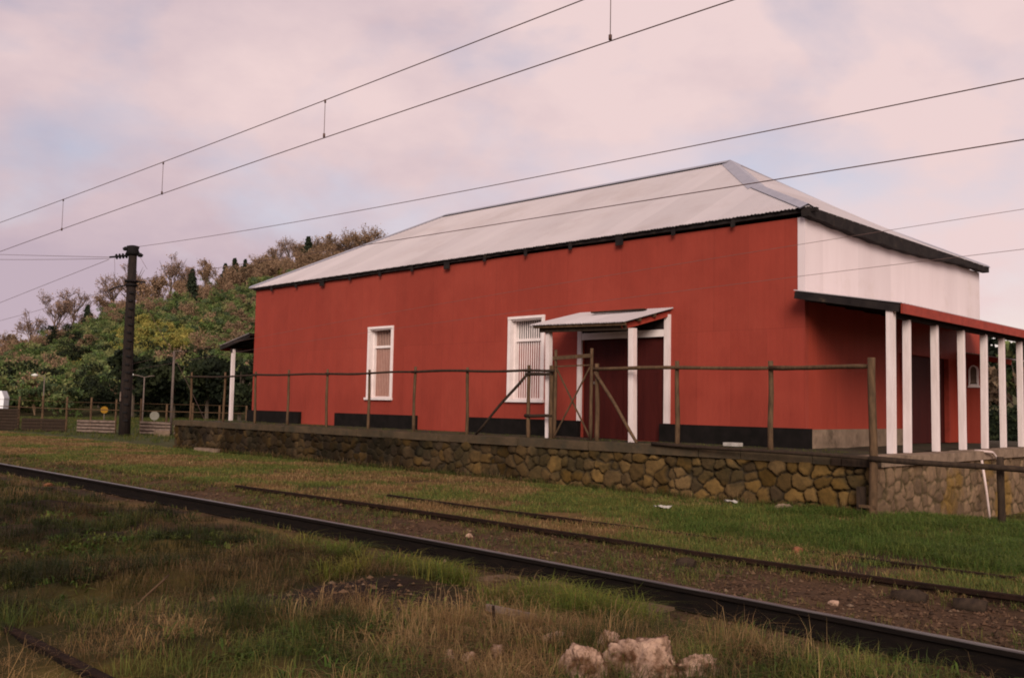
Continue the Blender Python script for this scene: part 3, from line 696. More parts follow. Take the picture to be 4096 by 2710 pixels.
lw('overhead_wire', [(PX - .6, PY - .6, 6.62), (-49.5, 17.6, 6.18), (-56.68, 17.4, 5.83), (-72, 17, 5.1)], 'wire from the pole bracket passing before the bare hill trees', .010)
lw('guy_wire', [(PX, PY + .1, 6.8), (-41.0, 19.9, 3.6), (-39.7, 21.2, .1)], 'thin guy wire slanting from the pole down to its right', .012)
lw('guy_wire', [(PX + .2, PY + .2, 8.2), (-41.85, 18.85, 7.55)], 'short loose wire hanging from the top of the pole', .009)
lw('guy_wire', [(PX - .55, PY - .6, 8.05), (PX - .52, PY - .57, 7.5), (PX - .5, PY - .55, 6.9)], 'thin wire hanging straight down from the pole insulators', .007)

cat_ = thing('catenary', 'railway catenary of two parallel wires joined by thin droppers above the track', 'catenary', (-15, 8.3, 5.7))
sagwire('messenger_wire', [(-45, 8.3, 6.42), (-27.33, 8.3, 6.33), (-17.92, 8.3, 6.35), (-12.37, 8.3, 6.41), (-7.09, 8.3, 6.49), (6, 8.3, 6.75)], .0085, None, M['wire'], cat_)
sagwire('contact_wire', [(-45, 8.3, 5.0), (-27.18, 8.3, 5.47), (-17.93, 8.3, 5.73), (-12.37, 8.3, 5.83), (-6.68, 8.3, 5.91), (6, 8.3, 5.92)], .0085, None, M['wire'], cat_)
for x, z0, z1 in [(-23.07, 5.60, 6.33), (-17.92, 5.72, 6.355), (-12.37, 5.83, 6.41), (-6.68, 5.90, 6.50)]:
    m = MB(); m.tube([(x, 8.3, z0), (x, 8.3, z1)], .005, 5); m.tube([(x, 8.3, z0 - .01), (x, 8.3, z0 + .05)], .02, 6); m.tube([(x, 8.3, z1 - .04), (x, 8.3, z1 + .01)], .017, 6); m.build('dropper', M['wire'], cat_)

# ================================================================== STREET FENCE, LAMPS, SIGNS AND VAN AT THE LEFT
sf = thing('street_fence', 'low weathered wooden fence with slatted panels behind the utility pole', 'fence', (-46, 18.5, 0))
P0, P1 = Vector((-56, 13.0, 0)), Vector((-39.2, 22.6, 0)); Ld = (P1 - P0).length; dv = (P1 - P0).normalized()
nP = 15
for i in range(nP):
    p = P0 + dv * (Ld * i / (nP - 1)); h = random.uniform(1.45, 1.75)
    wobbly_pole(p + Vector((0, 0, -.1)), p + Vector((random.uniform(-.04, .04), 0, h)), .055, 200 + i, 5, .01).build('street_post', M['wood'], sf)
for zz, r in ((1.18, .022), (1.52, .010)):
    m = MB(); m.tube([P0 + Vector((0, -.06, zz + .1)), P0.lerp(P1, .5) + Vector((0, -.06, zz - .06)), P1 + Vector((0, -.06, zz - .08))], r, 6); m.build('street_rail', M['wood'], sf)
nrm = Vector((dv.y, -dv.x, 0))
for t0, t1, pale in [(.0, .10, -1), (.105, .22, -1), (.225, .36, -1), (.37, .50, 0), (.535, .645, 1), (.715, .80, 1), (.81, .86, 1), (.87, .93, 1)]:
    a = P0.lerp(P1, t0) + nrm * .07; b = P0.lerp(P1, t1) + nrm * .07; m = MB()
    for k in range(4 if pale >= 0 else 7):
        zz = .10 + k * .155; tw = random.uniform(-.02, .02)
        m.beam(a + Vector((0, 0, zz + tw)), b + Vector((0, 0, zz - tw)), .025, .10)
    m.build('slat_panel', M['slat'] if pale > 0 else M['wooddark'], sf)
    m = MB(); m.beam(a - nrm * .04 + Vector((0, 0, .32)), b - nrm * .04 + Vector((0, 0, .32 if pale >= 0 else .56)), .012, .62 if pale >= 0 else 1.1); m.build('panel_backing', M['wooddark'], sf)
m = MB(); m.box(-42.9, -42.1, 20.0, 20.4, -.05, .24); tag(m.build('concrete_block', M['concrete']), 'pale concrete block in the grass left of the platform end', 'block')
m = MB(); m.box(-29.3, -28.0, 15.05, 15.35, -.05, .13); tag(m.build('concrete_slab', M['concrete']), 'low pale slab lying in grass at the foot of the stone platform', 'slab')

def lamp(x, y, h, label, arms, r=.05):
    t = thing('street_lamp', label, 'street lamp', (x, y, 0), 'street lamps by the road')
    m = MB(); m.tube([(x, y, -.1), (x, y, h)], [r, r * .7], 8); m.build('lamp_pole', M['lampgrey'], t)
    for s_, l, up, head in arms:
        a = Vector((x, y, h - .02)); b = a + dirx * s_ * l + Vector((0, 0, up)); m = MB(); m.tube([a, a.lerp(b, .6) + Vector((0, 0, up * .2)), b], .03, 6); m.build('lamp_arm', M['lampgrey'], t)
        if head:
            m = MB(); c_ = b + dirx * s_ * .12; m.tube([b - dirx * s_ * .05, c_, b + dirx * s_ * .32], [.05, .10, .03], 8); m.build('lamp_head', M['lamphead'], t)
    return t
lamp(-56.5, 25.6, 3.0, 'grey double-armed street lamp just right of the utility pole', [(-1, .7, .14, True), (1, .6, .1, False)])
lamp(-58.3, 20.45, 2.85, 'distant street lamp with pale head left of the utility pole', [(-1, .45, .1, True)], .04)
lamp(-44.98, 21.83, 4.08, 'slender brown post with a short arm near the platform end', [(1, .42, .02, False)], .075)
def sign(x, y, z, r, mt, label):
    t = thing('round_sign', label, 'sign', (x, y, 0), 'round signs by the street')
    m = MB(); m.tube([(x, y, -.1), (x, y, z - r * .5)], .025, 6); m.build('sign_post', M['lampgrey'], t)
    cd = Vector((.92, -.39, 0)); m = MB(); m.tube([Vector((x, y, z)) + cd * .03, Vector((x, y, z)) + cd * .055], r, 20); m.build('sign_disc', mt, t)
sign(-57.3, 23.6, .97, .21, M['yellow'], 'small round yellow sign beyond the fence, left of the utility pole')
sign(-56.2, 26.2, .66, .27, M['signwhite'], 'round whitish sign beyond the fence, right of the utility pole')

van = thing('parked_van', 'white van partly out of frame at the left edge beyond the fence', 'van', (-60.2, 17.1, 0))
prof = [(-2.2, .45), (2.2, .45), (2.25, 1.0), (1.75, 1.15), (1.25, 1.92), (-2.1, 1.98), (-2.25, 1.6)]
ax = Vector((.45, .89, 0)).normalized() * -1; sd = Vector((ax.y, -ax.x, 0)); vc = Vector((-60.85, 16.95, 0))
m = MB(); n = len(prof); vs = [vc + ax * a + sd * s_ * .85 + Vector((0, 0, b)) for s_ in (-1, 1) for a, b in prof]
m.add(vs, [tuple(range(n)), tuple(reversed(range(n, 2 * n)))] + [(i, n + i, n + (i + 1) % n, (i + 1) % n) for i in range(n)]); m.build('van_body', M['vanwhite'], van)
for s_ in (-1, 1):
    m = MB(); q = [vc + ax * a + sd * s_ * .856 + Vector((0, 0, b)) for a, b in ((.3, 1.2), (1.6, 1.2), (1.2, 1.8), (.3, 1.82))]; m.add(q + [v_ + sd * s_ * .006 for v_ in q], [(0, 1, 2, 3), (7, 6, 5, 4), (0, 4, 5, 1), (1, 5, 6, 2), (2, 6, 7, 3), (3, 7, 4, 0)]); m.build('van_window', M['glass'], van)
    for a in (-1.4, 1.4):
        m = MB(); c_ = vc + ax * a + sd * s_ * .80 + Vector((0, 0, .32)); m.tube([c_ - sd * .1, c_ + sd * .1], .32, 16); m.build('wheel', M['rubber'], van)

# ================================================================== ROCKS, STAKES, LITTER
def rock(x, y, sx, sy, sz, seed, label, mt=None, zoff=0.0, group='pale rocks in the foreground'):
    import bmesh
    bm = bmesh.new(); bmesh.ops.create_icosphere(bm, subdivisions=5 if sx > .12 else 4, radius=1)
    g = float(ground_z(np.array([x]), np.array([y]))[0])
    rnd = random.Random(seed); cuts = [(Vector((rnd.gauss(0, 1), rnd.gauss(0, 1), rnd.gauss(0, .8))).normalized(), rnd.uniform(.62, .9)) for _ in range(13)]
    for v in bm.verts:
        p = v.co.copy()
        for nrm_, dd in cuts:
            k = p.dot(nrm_) - dd
            if k > 0: p -= nrm_ * k * .95
        q = p * 2.2
        nn = float(fbm(q.x + q.z * .7 + seed, q.y - q.z * .5, seed, 1.3, 4)) - .5
        n2 = float(fbm(q.x * 2 - q.z, q.y * 2 + q.z * 1.3, seed + 3, 2.2, 3)) - .5
        p *= 1 + .34 * nn + .18 * n2 - .30 * max(0, .16 - abs(nn)) * (1 if sx > .1 else 0)
        if sx > .1:
            n3 = float(fbm(q.x * 1.3 + q.z * .9 + 5, q.y * 1.3 - q.z * .8, seed + 9, 2.6, 4))
            p *= 1 - .42 * max(0., .16 - abs(n3 - .5)) * 1.6 + .10 * (n3 - .5)
        v.co = Vector((p.x * sx, p.y * sy, p.z * sz))
    me = bpy.data.meshes.new('rock'); bm.to_mesh(me); bm.free(); me.polygons.foreach_set('use_smooth', [True] * len(me.polygons)); me.materials.append(mt or M['rock'])
    o = bpy.data.objects.new('rock', me); o.location = (x, y, g + sz * .22 + zoff); o.rotation_euler = (0, 0, rnd.uniform(0, 6)); COL.objects.link(o)
    return tag(o, label, 'rock', group)
rock(-3.84, 4.60, .21, .16, .15, 3, 'smooth rounded tan boulder at the bottom edge, left of the jagged rock')
rock(-3.68, 4.98, .34, .21, .21, 8, 'largest pale jagged rock with rusty hollows at the bottom edge')
rock(-4.14, 5.20, .11, .09, .11, 12, 'small tan rock touching the top left of the jagged rock')
rock(-3.40, 5.16, .24, .12, .09, 17, 'flat pale stone to the right of the jagged rock')
rock(-4.62, 4.62, .10, .05, .05, 21, 'narrow pale stone lying in dry grass left of the boulder')
rock(-4.80, 4.34, .06, .05, .05, 25, 'small pale stone at the left end of the foreground rocks')
rock(-4.45, 5.02, .13, .06, .05, 29, 'low buried stone behind the smooth tan boulder')
rock(-4.68, 4.42, .07, .05, .045, 33, 'pinkish stone among the dry stalks beside the small left one')
rock(-9.2, 8.62, .055, .05, .05, 41, 'single pale stone resting on the gravel between the rails', group='loose stones on the gravel')
rock(-4.02, 8.3, .06, .05, .035, 43, 'whitish stone on the gravel toward the right edge', group='loose stones on the gravel')
rock(-6.04, 6.52, .10, .07, .05, 45, 'pale flat stone on the ground near the sleeper ends', group='loose stones on the gravel')
rock(-5.61, 10.65, .09, .07, .06, 47, 'orange-brown lump of brick by the half-buried rail', M['brick'], group='loose stones on the gravel')
rock(-19.58, 7.05, .13, .08, .05, 49, 'orange brick fragment at the near side of the running rail', M['brick'], group='loose stones on the gravel')
rock(-8.2, 15.1, .20, .12, .10, 51, 'grey fallen stone at the foot of the platform wall', M['concrete'], group='loose stones on the gravel')
def paper(x, y, s_, label):
    z0 = float(ground_z(np.array([x]), np.array([y]))[0]) + .05; n = 7; V = []; rnd = random.Random(int(-x * 50))
    for i in range(n):
        for j in range(n): V.append((x + (i / 6 - .5) * s_ * (1 + .3 * math.sin(j)), y + (j / 6 - .5) * s_ * .7, z0 + rnd.uniform(0, .05)))
    m = MB(); m.add(V, [(i * n + j, (i + 1) * n + j, (i + 1) * n + j + 1, i * n + j + 1) for i in range(n - 1) for j in range(n - 1)])
    m.add([(a, b, c_ - .004) for a, b, c_ in V], [(i * n + j + 1, (i + 1) * n + j + 1, (i + 1) * n + j, i * n + j) for i in range(n - 1) for j in range(n - 1)])
    tag(m.build('paper_scrap', M['paper']), label, 'litter', 'litter by the platform')
paper(-9.43, 13.28, .26, 'crumpled white scrap of paper on the grass below the platform')
paper(-9.2, 15.05, .22, 'small white scrap lying right against the stone platform wall')
m = MB(); m.box(-10.35, -10.02, 16.6, 16.8, ZP + .005, ZP + .075); tag(m.build('pale_brick', M['paper']), 'pale block on the platform deck before the black plinth', 'block')
wobbly_pole((-5.04, 5.04, -.1), (-5.16, 5.10, .20), .012, 301, 4, .004).build('x', M['railrust'])
for o in [bpy.data.objects['x']]: o.name = 'rusty_stake'; tag(o, 'thin rusty stake sticking up from foreground grass beside a grey plank', 'stake', 'stakes in the grass')
o = wobbly_pole((-5.72, 4.62, -.1), (-5.71, 4.64, .16), .014, 303, 4, .004).build('iron_stake', M['iron']); tag(o, 'short dark bent stake in the foreground grass, left of the rusty one', 'stake', 'stakes in the grass')
m = MB(); m.beam((-5.50, 5.36, .10), (-5.05, 5.46, .08), .03, .05); tag(m.build('grey_plank', M['slat']), 'narrow grey plank lying in grass behind the rusty stake', 'plank')
for i, (a, b, lab) in enumerate([((-7.55, 3.45, .05), (-7.75, 3.80, .22), 'pale dry stick lying in the dark grass at the lower left')]):
    o = wobbly_pole(a, b, .009, 310 + i, 5, .006).build('dry_stick', M['wood']); tag(o, lab, 'stick')

# ================================================================== GRASS (nobody could count the blades)
def blades(P, h, w, lean, az, col, curve=.5):
    n = len(P); dx_, dy_ = np.cos(az), np.sin(az)
    side = np.stack([-dy_, dx_, np.zeros(n)], 1) * (w / 2)[:, None]
    out = np.stack([dx_, dy_, np.zeros(n)], 1)
    mid = P + out * (lean * h * .32)[:, None] + np.array([0, 0, 1]) * (h * .62)[:, None]
    tip = P + out * (lean * h * (.8 + curve * .4))[:, None] + np.array([0, 0, 1]) * (h * (1 - .28 * np.clip(lean, 0, 1.5)))[:, None]
    V = np.stack([P - side, P + side, mid + side * .75, mid - side * .75, tip], 1).reshape(-1, 3)
    i = np.arange(n) * 5
    q = np.stack([i, i + 1, i + 2, i + 3], 1); t = np.stack([i + 3, i + 2, i + 4], 1)
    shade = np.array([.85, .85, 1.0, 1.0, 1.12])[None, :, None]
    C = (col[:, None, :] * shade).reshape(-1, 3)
    return V, q, t, C

def in_view(x, y, pad=13.0):
    a = np.degrees(np.arctan2(x, y))     # 0 = along +Y
    return (a < -12 + pad) & (a > -76 - pad)

def scatter(n, x0, x1, y0, y1, fall=1.6, near=7.0):
    x = RNG.uniform(x0, x1, n); y = RNG.uniform(y0, y1, n)
    r = np.hypot(x, y); keep = (RNG.random(n) < np.minimum(1, (near / r) ** fall)) & in_view(x, y) & (r > 2.6)
    return x[keep], y[keep]

def allowed(x, y):
    ry = rail_y(x)
    ok = (np.abs(y - ry) > .075) & (y < YP - .08)
    return ok

GREEN = np.array([[.062, .080, .016], [.085, .092, .020], [.120, .105, .026], [.050, .070, .016]])
LUSH = np.array([[.052, .088, .014], [.072, .106, .018], [.105, .118, .024]])
DRY = np.array([[.22, .130, .052], [.165, .092, .038], [.12, .072, .030], [.27, .175, .078]])

def grow(cx, cy, per, spread, hfun, colfun, wfun, lean_mu, vary=.35):
    k = len(cx); x = np.repeat(cx, per) + RNG.normal(0, spread, k * per); y = np.repeat(cy, per) + RNG.normal(0, spread, k * per)
    ok = allowed(x, y) & (soil_mask(x, y) < RNG.random(len(x)) * .9 + .12); ci = np.repeat(np.arange(k), per)[ok]; x = x[ok]; y = y[ok]
    r = np.hypot(x, y)
    h = hfun(x, y, ci) * RNG.uniform(1 - vary, 1 + vary, len(x))
    z = ground_z(x, y) - .01
    ddx, ddy = x - cx[ci], y - cy[ci]
    az = np.arctan2(ddy, ddx) + RNG.normal(0, 1.1, len(x)) + RNG.normal(0, 1.2, k)[ci] * .6
    lean = np.abs(RNG.normal(lean_mu * 1.25, .55, len(x)))
    w = wfun(r) * RNG.uniform(.7, 1.4, len(x))
    return blades(np.stack([x, y, z], 1), h, w, lean, az, colfun(x, y, ci))

def pick(pal, ci, n, sd=.18):
    base = pal[RNG.integers(0, len(pal), ci.max() + 1)][ci]
    return base * RNG.normal(1, sd, (n, 1)).clip(.4, 1.8)

def wf(r): return np.clip(.0038 * (r / 6.5) ** .75, .0032, .03)

def join(name, parts, m, kind='stuff'):
    V = []; Q = []; T = []; C = []; k = 0
    for v, q, t, c in parts: V.append(v); Q.append(q + k); T.append(t + k); C.append(c); k += len(v)
    return tag(np_mesh(name, np.concatenate(V), [np.concatenate(Q), np.concatenate(T)], m, tint=np.clip(np.concatenate(C), .003, 1)), kind=kind)

parts_g, parts_d = [], []
# --- foreground verge (between camera and running rail)
x, y = scatter(54000, -46, 4, -.6, 6.9, 1.35, 7)
g = fbm(x, y, 101, .55, 4); keep = (soil_mask(x, y) < RNG.random(len(x)) * .8) & (g + RNG.normal(0, .06, len(x)) > .24) & (fbm(x, y, 217, 2.4, 3) + RNG.normal(0, .07, len(x)) > .335)
near_rail = np.abs(y - rail_y(x)) < .75
keep &= ~(near_rail & (RNG.random(len(x)) < .72) & (x > -9) )
x, y = x[keep], y[keep]; isg = fbm(x, y, 103, .95, 4) + RNG.normal(0, .09, len(x)) > .47
hf = lambda x_, y_, c_: (.035 + .10 * RNG.random(c_.max() + 1)[c_] ** 2) + .08 * sstep(.40, .66, fbm(x_, y_, 107, .9, 3)) + .05 * sstep(5.6, 4.4, y_)
parts_g.append(grow(x[isg], y[isg], 13, .055, hf, lambda a, b, c_: pick(GREEN * .62, c_, len(a)) * ((.60 + .95 * sstep(-8.8, -5.2, a)) * (.55 + 1.0 * sstep(.36, .64, fbm(a, b, 211, 1.9, 3))))[:, None], wf, .75))  # shade painted into the greens: lowered palette, darker leftward like vignetting
hfd = lambda x_, y_, c_: (.045 + .11 * RNG.random(c_.max() + 1)[c_] ** 2) + .09 * sstep(.42, .66, fbm(x_, y_, 109, .8, 3)) + .10 * sstep(-6.5, -4.5, x_) * sstep(5.4, 4.2, y_)
dsel = ~isg
parts_d.append(grow(x[dsel], y[dsel], 11, .06, hfd, lambda a, b, c_: pick(DRY * .55, c_, len(a)) * ((.65 + 1.0 * sstep(-8.8, -5.5, a) + .5 * sstep(.5, .68, fbm(a, b, 191, .8, 3))) * (.55 + .95 * sstep(.36, .64, fbm(a, b, 213, 2.1, 3))))[:, None], lambda r: wf(r) * .75, 1.15))  # straw colours likewise carry painted shade, deepest at the left
# big tufts, green and straw
tx = np.array([-5.75, -5.45, -5.25, -5.9, -6.9, -7.2, -7.6, -8.0, -8.4, -5.0, -4.7, -6.2, -9.4, -7.9]); ty = np.array([6.55, 6.45, 6.1, 6.0, 6.15, 6.3, 6.45, 6.3, 6.1, 5.9, 6.2, 5.0, 6.4, 5.6])
tx = np.repeat(tx, 7) + RNG.normal(0, .14, 98); ty = np.repeat(ty, 7) + RNG.normal(0, .10, 98)
parts_g.append(grow(tx, ty, 60, .07, lambda a, b, c_: .10 + .16 * RNG.random(c_.max() + 1)[c_], lambda a, b, c_: pick(LUSH * np.array([1.45, 1.15, 1.0]), c_, len(a)), lambda r: wf(r) * 1.2, 1.0))
tx = RNG.uniform(-6.3, -3.0, 150); ty = 4.3 + (tx + 6.3) * .40 + RNG.normal(0, .35, 150)
k = in_view(tx, ty); tx, ty = tx[k], ty[k]
parts_d.append(grow(tx, ty, 26, .07, lambda a, b, c_: .10 + .20 * RNG.random(c_.max() + 1)[c_], lambda a, b, c_: pick(DRY * 1.1, c_, len(a)), lambda r: wf(r) * .75, .8))
tx = RNG.uniform(-9.6, -7.2, 140); ty = RNG.uniform(3.6, 6.2, 140)
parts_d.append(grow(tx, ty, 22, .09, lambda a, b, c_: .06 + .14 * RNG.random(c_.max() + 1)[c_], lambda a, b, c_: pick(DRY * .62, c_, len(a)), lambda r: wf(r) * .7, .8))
# flattened straw mats
tx = RNG.uniform(-5.2, -3.0, 60); ty = 5.1 + (tx + 5.2) * .45 + RNG.normal(0, .22, 60)
parts_d.append(grow(tx, ty, 30, .10, lambda a, b, c_: np.full(len(a), .12), lambda a, b, c_: pick(DRY * 1.1, c_, len(a)), lambda r: wf(r) * .8, 1.9))
# --- ballast strip: sparse
x, y = scatter(17000, -60, 5, 7.1, 9.75, 1.1, 9)
g = fbm(x, y, 111, .5, 4) + .10 * sstep(8.5, 9.4, y) + .13 * sstep(-11, -20, x); keep = g + RNG.normal(0, .06, len(x)) > .465
x, y = x[keep], y[keep]; isg = RNG.random(len(x)) < .62
parts_g.append(grow(x[isg], y[isg], 12, .06, lambda a, b, c_: .04 + .08 * RNG.random(c_.max() + 1)[c_], lambda a, b, c_: pick(GREEN * 1.1, c_, len(a)), wf, .9))
parts_d.append(grow(x[~isg], y[~isg], 10, .06, lambda a, b, c_: .03 + .07 * RNG.random(c_.max() + 1)[c_], lambda a, b, c_: pick(DRY * .75, c_, len(a)), wf, 1.2))
# --- turf between the siding and the platform
x, y = scatter(96000, -62, 5, 9.45, 15.4, 1.15, 11.5)
g = fbm(x, y, 113, .45, 4); keep = g + RNG.normal(0, .07, len(x)) > .27
lowcut = (np.abs(y - 9.31) < .08) & (RNG.random(len(x)) < .8) & (fbm(x, y * 0, 173, 1.1, 2) > .42); keep &= ~lowcut
lowcut = (np.abs(y - 10.62) < .07) & (RNG.random(len(x)) < .7) & (x > -13) & (fbm(x, y * 0, 171, .8, 2) > .5); keep &= ~lowcut
x, y = x[keep], y[keep]
lush = sstep(-9.5, -5.5, x + (fbm(x, y, 115, .8, 3) - .5) * 4) * sstep(10.6, 11.6, y)
dryp = fbm(x, y, 117, .6, 3) + RNG.normal(0, .08, len(x)) - .22 * lush
isd = dryp > .50; isl = (~isd) & (RNG.random(len(x)) < lush); isg = ~isd & ~isl
hm = lambda a, b, c_: .055 + .055 * fbm(a, b, 119, 1.1, 3)
parts_g.append(grow(x[isg], y[isg], 9, .08, hm, lambda a, b, c_: pick(GREEN * 1.5, c_, len(a)), wf, .75))
parts_g.append(grow(x[isl], y[isl], 13, .07, lambda a, b, c_: .09 + .10 * fbm(a, b, 121, 1.0, 3), lambda a, b, c_: pick(LUSH, c_, len(a)), wf, .85))
parts_d.append(grow(x[isd], y[isd], 8, .08, hm, lambda a, b, c_: pick(DRY * 1.15, c_, len(a)), wf, .85))
for yy_, x0_, n_, hh_ in ((9.29, -16.6, 420, .08), (9.50, -16.6, 300, .075), (10.63, -13.6, 420, .085), (10.85, -13.6, 300, .08)):
    tx = RNG.uniform(x0_, 0, n_); kk = fbm(tx, tx * 0 + yy_, 181, 1.3, 2) > .45; tx = tx[kk]
    gsel = RNG.random(len(tx)) < .55
    parts_g.append(grow(tx[gsel], np.full(gsel.sum(), yy_), 10, .05, lambda a, b, c_: np.full(len(a), hh_), lambda a, b, c_: pick(GREEN * 1.2, c_, len(a)), wf, .8))
    parts_d.append(grow(tx[~gsel], np.full((~gsel).sum(), yy_), 10, .05, lambda a, b, c_: np.full(len(a), hh_), lambda a, b, c_: pick(DRY, c_, len(a)), wf, .9))
# --- grass right of the platform end and on the wall head
def raw_scatter(n, x0, x1, y0, y1, hh, pal, lift, per=10):
    cx_ = RNG.uniform(x0, x1, n); cy_ = RNG.uniform(y0, y1, n)
    xx_ = np.repeat(cx_, per) + RNG.normal(0, .07, n * per); yy_ = np.repeat(cy_, per) + RNG.normal(0, .07, n * per); ci = np.repeat(np.arange(n), per)
    zz_ = ground_z(xx_, yy_) if lift is None else np.full(len(xx_), lift)
    return blades(np.stack([xx_, yy_, zz_ - .01], 1), hh * RNG.uniform(.6, 1.4, len(xx_)), wf(np.hypot(xx_, yy_)), np.abs(RNG.normal(.8, .3, len(xx_))), RNG.uniform(0, 6.28, len(xx_)), pick(pal, ci, len(xx_)))
parts_g.append(raw_scatter(1500, -6.55, -2.5, 15.3, 18.6, .11, LUSH, None))
parts_g.append(raw_scatter(900, -6.5, -3.5, 18.6, 24.5, .10, GREEN, None))
parts_g.append(raw_scatter(60, -7.45, -6.95, 15.6, 15.95, .06, GREEN, .87))
parts_g.append(raw_scatter(500, -31, -7.4, 15.6, 17.3, .028, GREEN, ZP, 6))
parts_g.append(raw_scatter(5200, -80, -35, 16.2, 40, .16, GREEN, None, 8))
parts_g.append(raw_scatter(2500, -22, -9.5, 31, 70, .20, LUSH, None, 8))
# weeds against the foot of the wall
n = 420; wx = RNG.uniform(-31, -7, n); wy = np.full(n, YP - .14)
parts_g.append(grow(wx, wy - .05, 9, .045, lambda a, b, c_: np.full(len(a), .15), lambda a, b, c_: pick(GREEN * .85, c_, len(a)), wf, .5))
parts_d.append(grow(RNG.uniform(-31, -7, 160), np.full(160, YP - .2), 8, .05, lambda a, b, c_: np.full(len(a), .22), lambda a, b, c_: pick(DRY * .55, c_, len(a)), wf, .4))
# broad-leaved weeds
wx, wy = scatter(2600, -14, 1, 3, 6.8, 1.2, 6.5); kk = fbm(wx, wy, 131, .8, 3) > .52; wx, wy = wx[kk], wy[kk]
parts_g.append(grow(wx, wy, 8, .04, lambda a, b, c_: np.full(len(a), .07), lambda a, b, c_: pick(LUSH * 1.0, c_, len(a)), lambda r: wf(r) * 4.0, 1.3))
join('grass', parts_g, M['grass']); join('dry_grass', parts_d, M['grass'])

# gravel and clods
n = 52000
x = RNG.uniform(-40, 2, n); y = RNG.uniform(6.1, 10.1, n)
r = np.hypot(x, y); keep = (RNG.random(n) < np.minimum(1, (8.5 / r) ** 1.6)) & in_view(x, y)
prob = sstep(7.05, 7.25, y) * sstep(9.9, 9.0, y) + .6 * sstep(6.1, 6.5, y) * sstep(7.05, 6.95, y) * sstep(-10, -7, x)
keep &= RNG.random(n) < prob; keep &= np.abs(y - rail_y(x)) > .06
x, y = x[keep], y[keep]; n = len(x)
fx = RNG.uniform(-9.5, -2, 3800); fy = RNG.uniform(3.4, 6.4, 3800); kk = soil_mask(fx, fy) > RNG.random(3800) * 1.3
x = np.concatenate([x, fx[kk]]); y = np.concatenate([y, fy[kk]]); n = len(x)
s = RNG.uniform(.010, .026, n) * np.where(RNG.random(n) < .08, 1.7, 1)
O = np.array([[1, 0, 0], [-1, 0, 0], [0, 1, 0], [0, -1, 0], [0, 0, .75], [0, 0, -.6]], float)
OF = np.array([[0, 2, 4], [2, 1, 4], [1, 3, 4], [3, 0, 4], [2, 0, 5], [1, 2, 5], [3, 1, 5], [0, 3, 5]])
a = RNG.uniform(0, 6.28, n); ca, sa = np.cos(a), np.sin(a)
B_ = O[None] * RNG.uniform(.6, 1.35, (n, 6, 3)) * s[:, None, None]
V = np.stack([B_[..., 0] * ca[:, None] - B_[..., 1] * sa[:, None], B_[..., 0] * sa[:, None] + B_[..., 1] * ca[:, None], B_[..., 2]], 2) + np.stack([x, y, ground_z(x, y) + s * .25], 1)[:, None, :]
pal = np.array([[.078, .044, .027], [.055, .032, .020], [.10, .060, .036], [.038, .023, .015], [.13, .088, .058]])
C = np.repeat(pal[RNG.choice(5, n, p=[.34, .3, .18, .14, .04])] * RNG.normal(1, .15, (n, 1)).clip(.5, 1.6), 6, 0)
F = (OF[None] + (np.arange(n) * 6)[:, None, None]).reshape(-1, 3)
tag(np_mesh('gravel', V.reshape(-1, 3), [F], M['gravel'], tint=C), kind='stuff')

# ================================================================== HILL AND TREES
def hill_elev(az):   # ground elevation angle (deg) of the crest as seen from the track
    return np.interp(az, [-120, -95, -80, -73, -70.9, -66.6, -64.4, -59.6, -56.7, -52.9, -48, -40, -25, 0], [.1, .25, .7, 1.35, 2.7, 4.7, 5.5, 7.0, 7.8, 7.9, 7.4, 6.0, 3, .3])
RC = 225.0
def hill_z(az, r):
    top = RC * np.tan(np.radians(hill_elev(az)))
    up = sstep(88, RC, r) * .62 + np.clip((r - 88) / (RC - 88), 0, 1) * .38
    dn = 1 - .55 * sstep(RC, 420, r)
    return (top * np.where(r < RC, up, dn) + (fbm(r * np.sin(np.radians(az)), r * np.cos(np.radians(az)), 151, .04, 3) - .5) * 3 * sstep(90, 130, r)) - .6 * sstep(96, 84, r)
azs = np.linspace(-120, 5, 160); rs = np.concatenate([np.linspace(84, 240, 44), np.linspace(255, 460, 12)])
A, B = np.meshgrid(azs, rs, indexing='ij'); A = A.ravel(); B = B.ravel()
tag(np_mesh('hill', np.stack([B * np.sin(np.radians(A)), B * np.cos(np.radians(A)), hill_z(A, B)], 1), [grid_faces(len(azs), len(rs))[:, ::-1]], M['hill'], smooth=True), kind='structure')

def leaf_quads(cent, size, col, rng, flat=.3):
    n = len(cent); u = rng.normal(size=(n, 3)); u /= np.linalg.norm(u, axis=1)[:, None]
    w = rng.normal(size=(n, 3)); w[:, 2] *= flat; w = np.cross(u, w); w /= np.linalg.norm(w, axis=1)[:, None] + 1e-9
    s_ = (size * rng.uniform(.55, 1.3, n))[:, None]
    V = np.stack([cent - u * s_, cent - w * s_ * .55, cent + u * s_, cent + w * s_ * .55], 1).reshape(-1, 3)
    i = np.arange(n) * 4
    return V, np.stack([i, i + 1, i + 2, i + 3], 1), np.repeat(col, 4, 0)

def trunk_arrays(h, r0, rng, limbs=5, spread=.5, top=.75):
    m = MB(); b = [(0, 0, -.4), (rng.normal(0, .1), rng.normal(0, .1), h * .35), (rng.normal(0, .2), rng.normal(0, .2), h * top)]
    m.tube(b, [r0, r0 * .75, r0 * .3], 6)
    for k in range(limbs):
        a = rng.uniform(0, 6.28); z = h * rng.uniform(.3, .6); l = h * rng.uniform(.25, .4)
        m.tube([(0, 0, z), (math.cos(a) * l * spread, math.sin(a) * l * spread, z + l * .6), (math.cos(a) * l * spread * 1.4, math.sin(a) * l * spread * 1.4, z + l)], [r0 * .45, r0 * .25, r0 * .08], 5)
    return np.array(m.v), m.f

